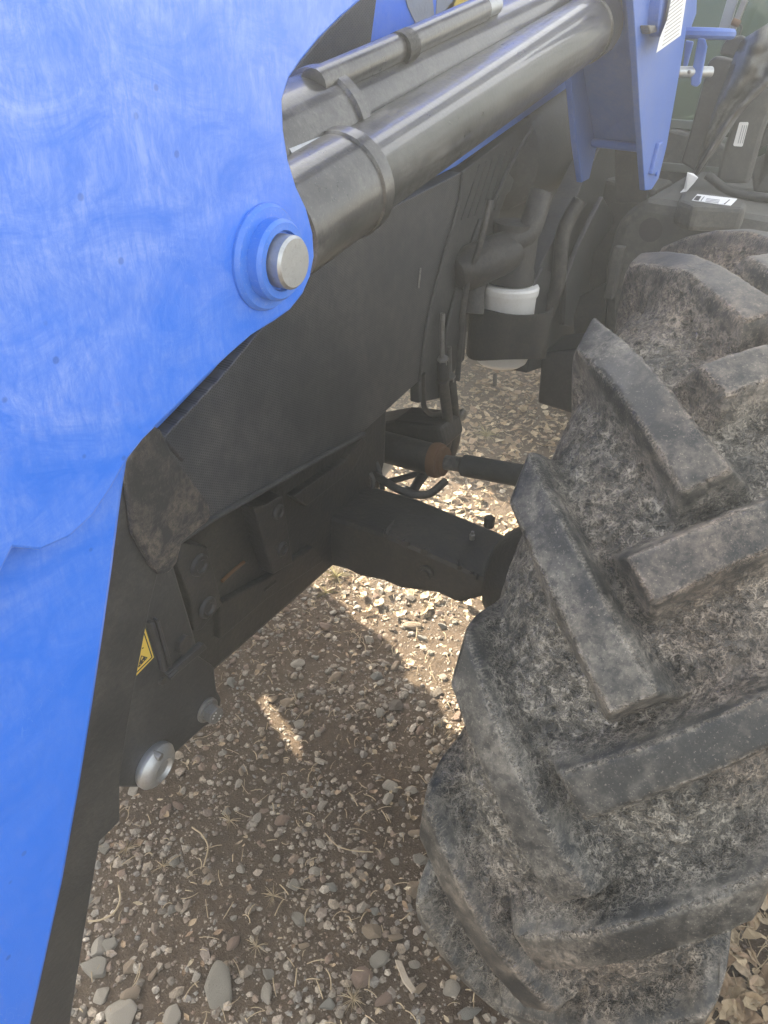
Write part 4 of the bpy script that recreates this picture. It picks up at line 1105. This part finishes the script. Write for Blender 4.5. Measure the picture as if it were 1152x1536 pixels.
# bracket loop and tab behind the mast
def brk(nm, px, x, th): return msub(plate(nm, px, x, th, M_BLUEM, None, .003))
brk('side_bracket', [(1022, -40), (1048, -40), (1045, 20), (1036, 45), (1022, 46)], XM - .02, .012)
zl = U(1048, 50, 'y', .82)
lp = [zl + Vector((.062 * math.cos(2 * PI * q / 26), .055 * math.sin(2 * PI * q / 26), 0)) for q in range(27)]
msub(tube('loop_bracket', lp, .0095, M_BLUEM, None, 8))
msub(prism_pts('loop_arm', [zl + Vector(v) for v in ((-.16, -.03, -.009), (-.055, -.02, -.009), (-.055, .02, -.009), (-.16, .03, -.009))], (0, 0, .018), M_BLUEM, None, .003))
msub(plateY('hanging_tab', [(1047, 56), (1057, 58), (1060, 70), (1050, 125), (1044, 131), (1036, 128), (1036, 115)], .82, .012, M_BLUEM, None, .003))
msub(plateY('hanging_tab', [(1028, 60), (1040, 62), (1030, 100), (1024, 104)], .90, .012, M_BLUEM, None, .003))
msub(tube('lock_pin', [U(1015, 108, 'y', .80), U(1066, 108, 'y', .86)], .0105, M_STEEL, None, 18))
msub(lathe('pin_ball', U(1034, 108, 'y', .79), (0, -1, 0), [(-.002, .003), (.001, .004), (.004, .002)], M_ZINC, None, 10))
# paper stuck to the mast
pap_px = [(1004, -30), (1031, -30), (1029, 0), (1021, 53), (985, 79), (990, 58), (1001, 30), (1007, 0)]
pap = prism_pts('instruction_sheet', [U(a, b, 'x', XM + .0275) for a, b in pap_px], (-.0008, 0, 0), M_PAPER, None, 0)
tag(pap, 'white printed instruction sheet stuck on the blue loader mast', 'paper')
for k in range(13):
    yy = 62 - k * 6.2
    a, b = (994 + k * 1.1, yy + 6), (1019 + k * .75, yy - 12)
    A, B = U(*a, 'x', XM + .0282), U(*b, 'x', XM + .0282); d = (B - A).normalized(); n_ = Vector((0, -d.z, d.y)) * .0007
    o = prism_pts('printed_line', [A - n_, B - n_, B + n_, A + n_], (-.0004, 0, 0), M_INKG, None, 0); o.parent = pap

# black brush guard beside the lower arm
gx = -.420
gd = LPp(plate('guard_plate', [(185, 700), (225, 645), (238, 680), (250, 780), (236, 866), (226, 905), (206, 1010), (192, 1090), (180, 1168), (180, 1232), (150, 1262), (128, 1390), (105, 1536), (90, 1640), (20, 1640), (110, 1190), (160, 900)], gx, .010, M_BLACK, None, .0015))
wing = LPp(plate('guard_wing', [(188, 700), (206, 662), (231, 638), (243, 646), (262, 684), (290, 722), (314, 756), (319, 770), (312, 784), (296, 796), (274, 814), (266, 846), (254, 860), (240, 864), (228, 850), (200, 800)], gx + .006, .008, M_MUDDY, None, .003))
LPp(tube('guard_scuff', [U(a, b, 'x', gx + .002) for a, b in [(246, 660), (262, 678), (273, 690)]], .002, M_MUDDY, None, 8)).parent = wing
LPp(box('front_crossbar', (-1.30, -1.02, .46), (gx - .012, -.94, .56), M_BLACK, None, .008))

# ------------------------------------------------------------------ haze (thin volume added to imitate the veil of lens glare)
def glare_haze(dens):
    B = 60.0
    o = box('glare_haze', (-B, -B, -1.2), (B, B, 2.45), None, None, 0)
    m = bpy.data.materials.new('glare_haze'); m.use_nodes = True; t = m.node_tree
    t.nodes.remove(t.nodes['Principled BSDF'])
    v = t.nodes.new('ShaderNodeVolumePrincipled'); v.inputs['Density'].default_value = dens
    v.inputs['Color'].default_value = (.95, .96, .93, 1); v.inputs['Anisotropy'].default_value = .35
    t.links.new(v.outputs[0], t.nodes['Material Output'].inputs['Volume'])
    o.data.materials.clear(); o.data.materials.append(m)
    tag(o, kind='stuff'); return o
HAZE = 0.056
if HAZE: glare_haze(HAZE)
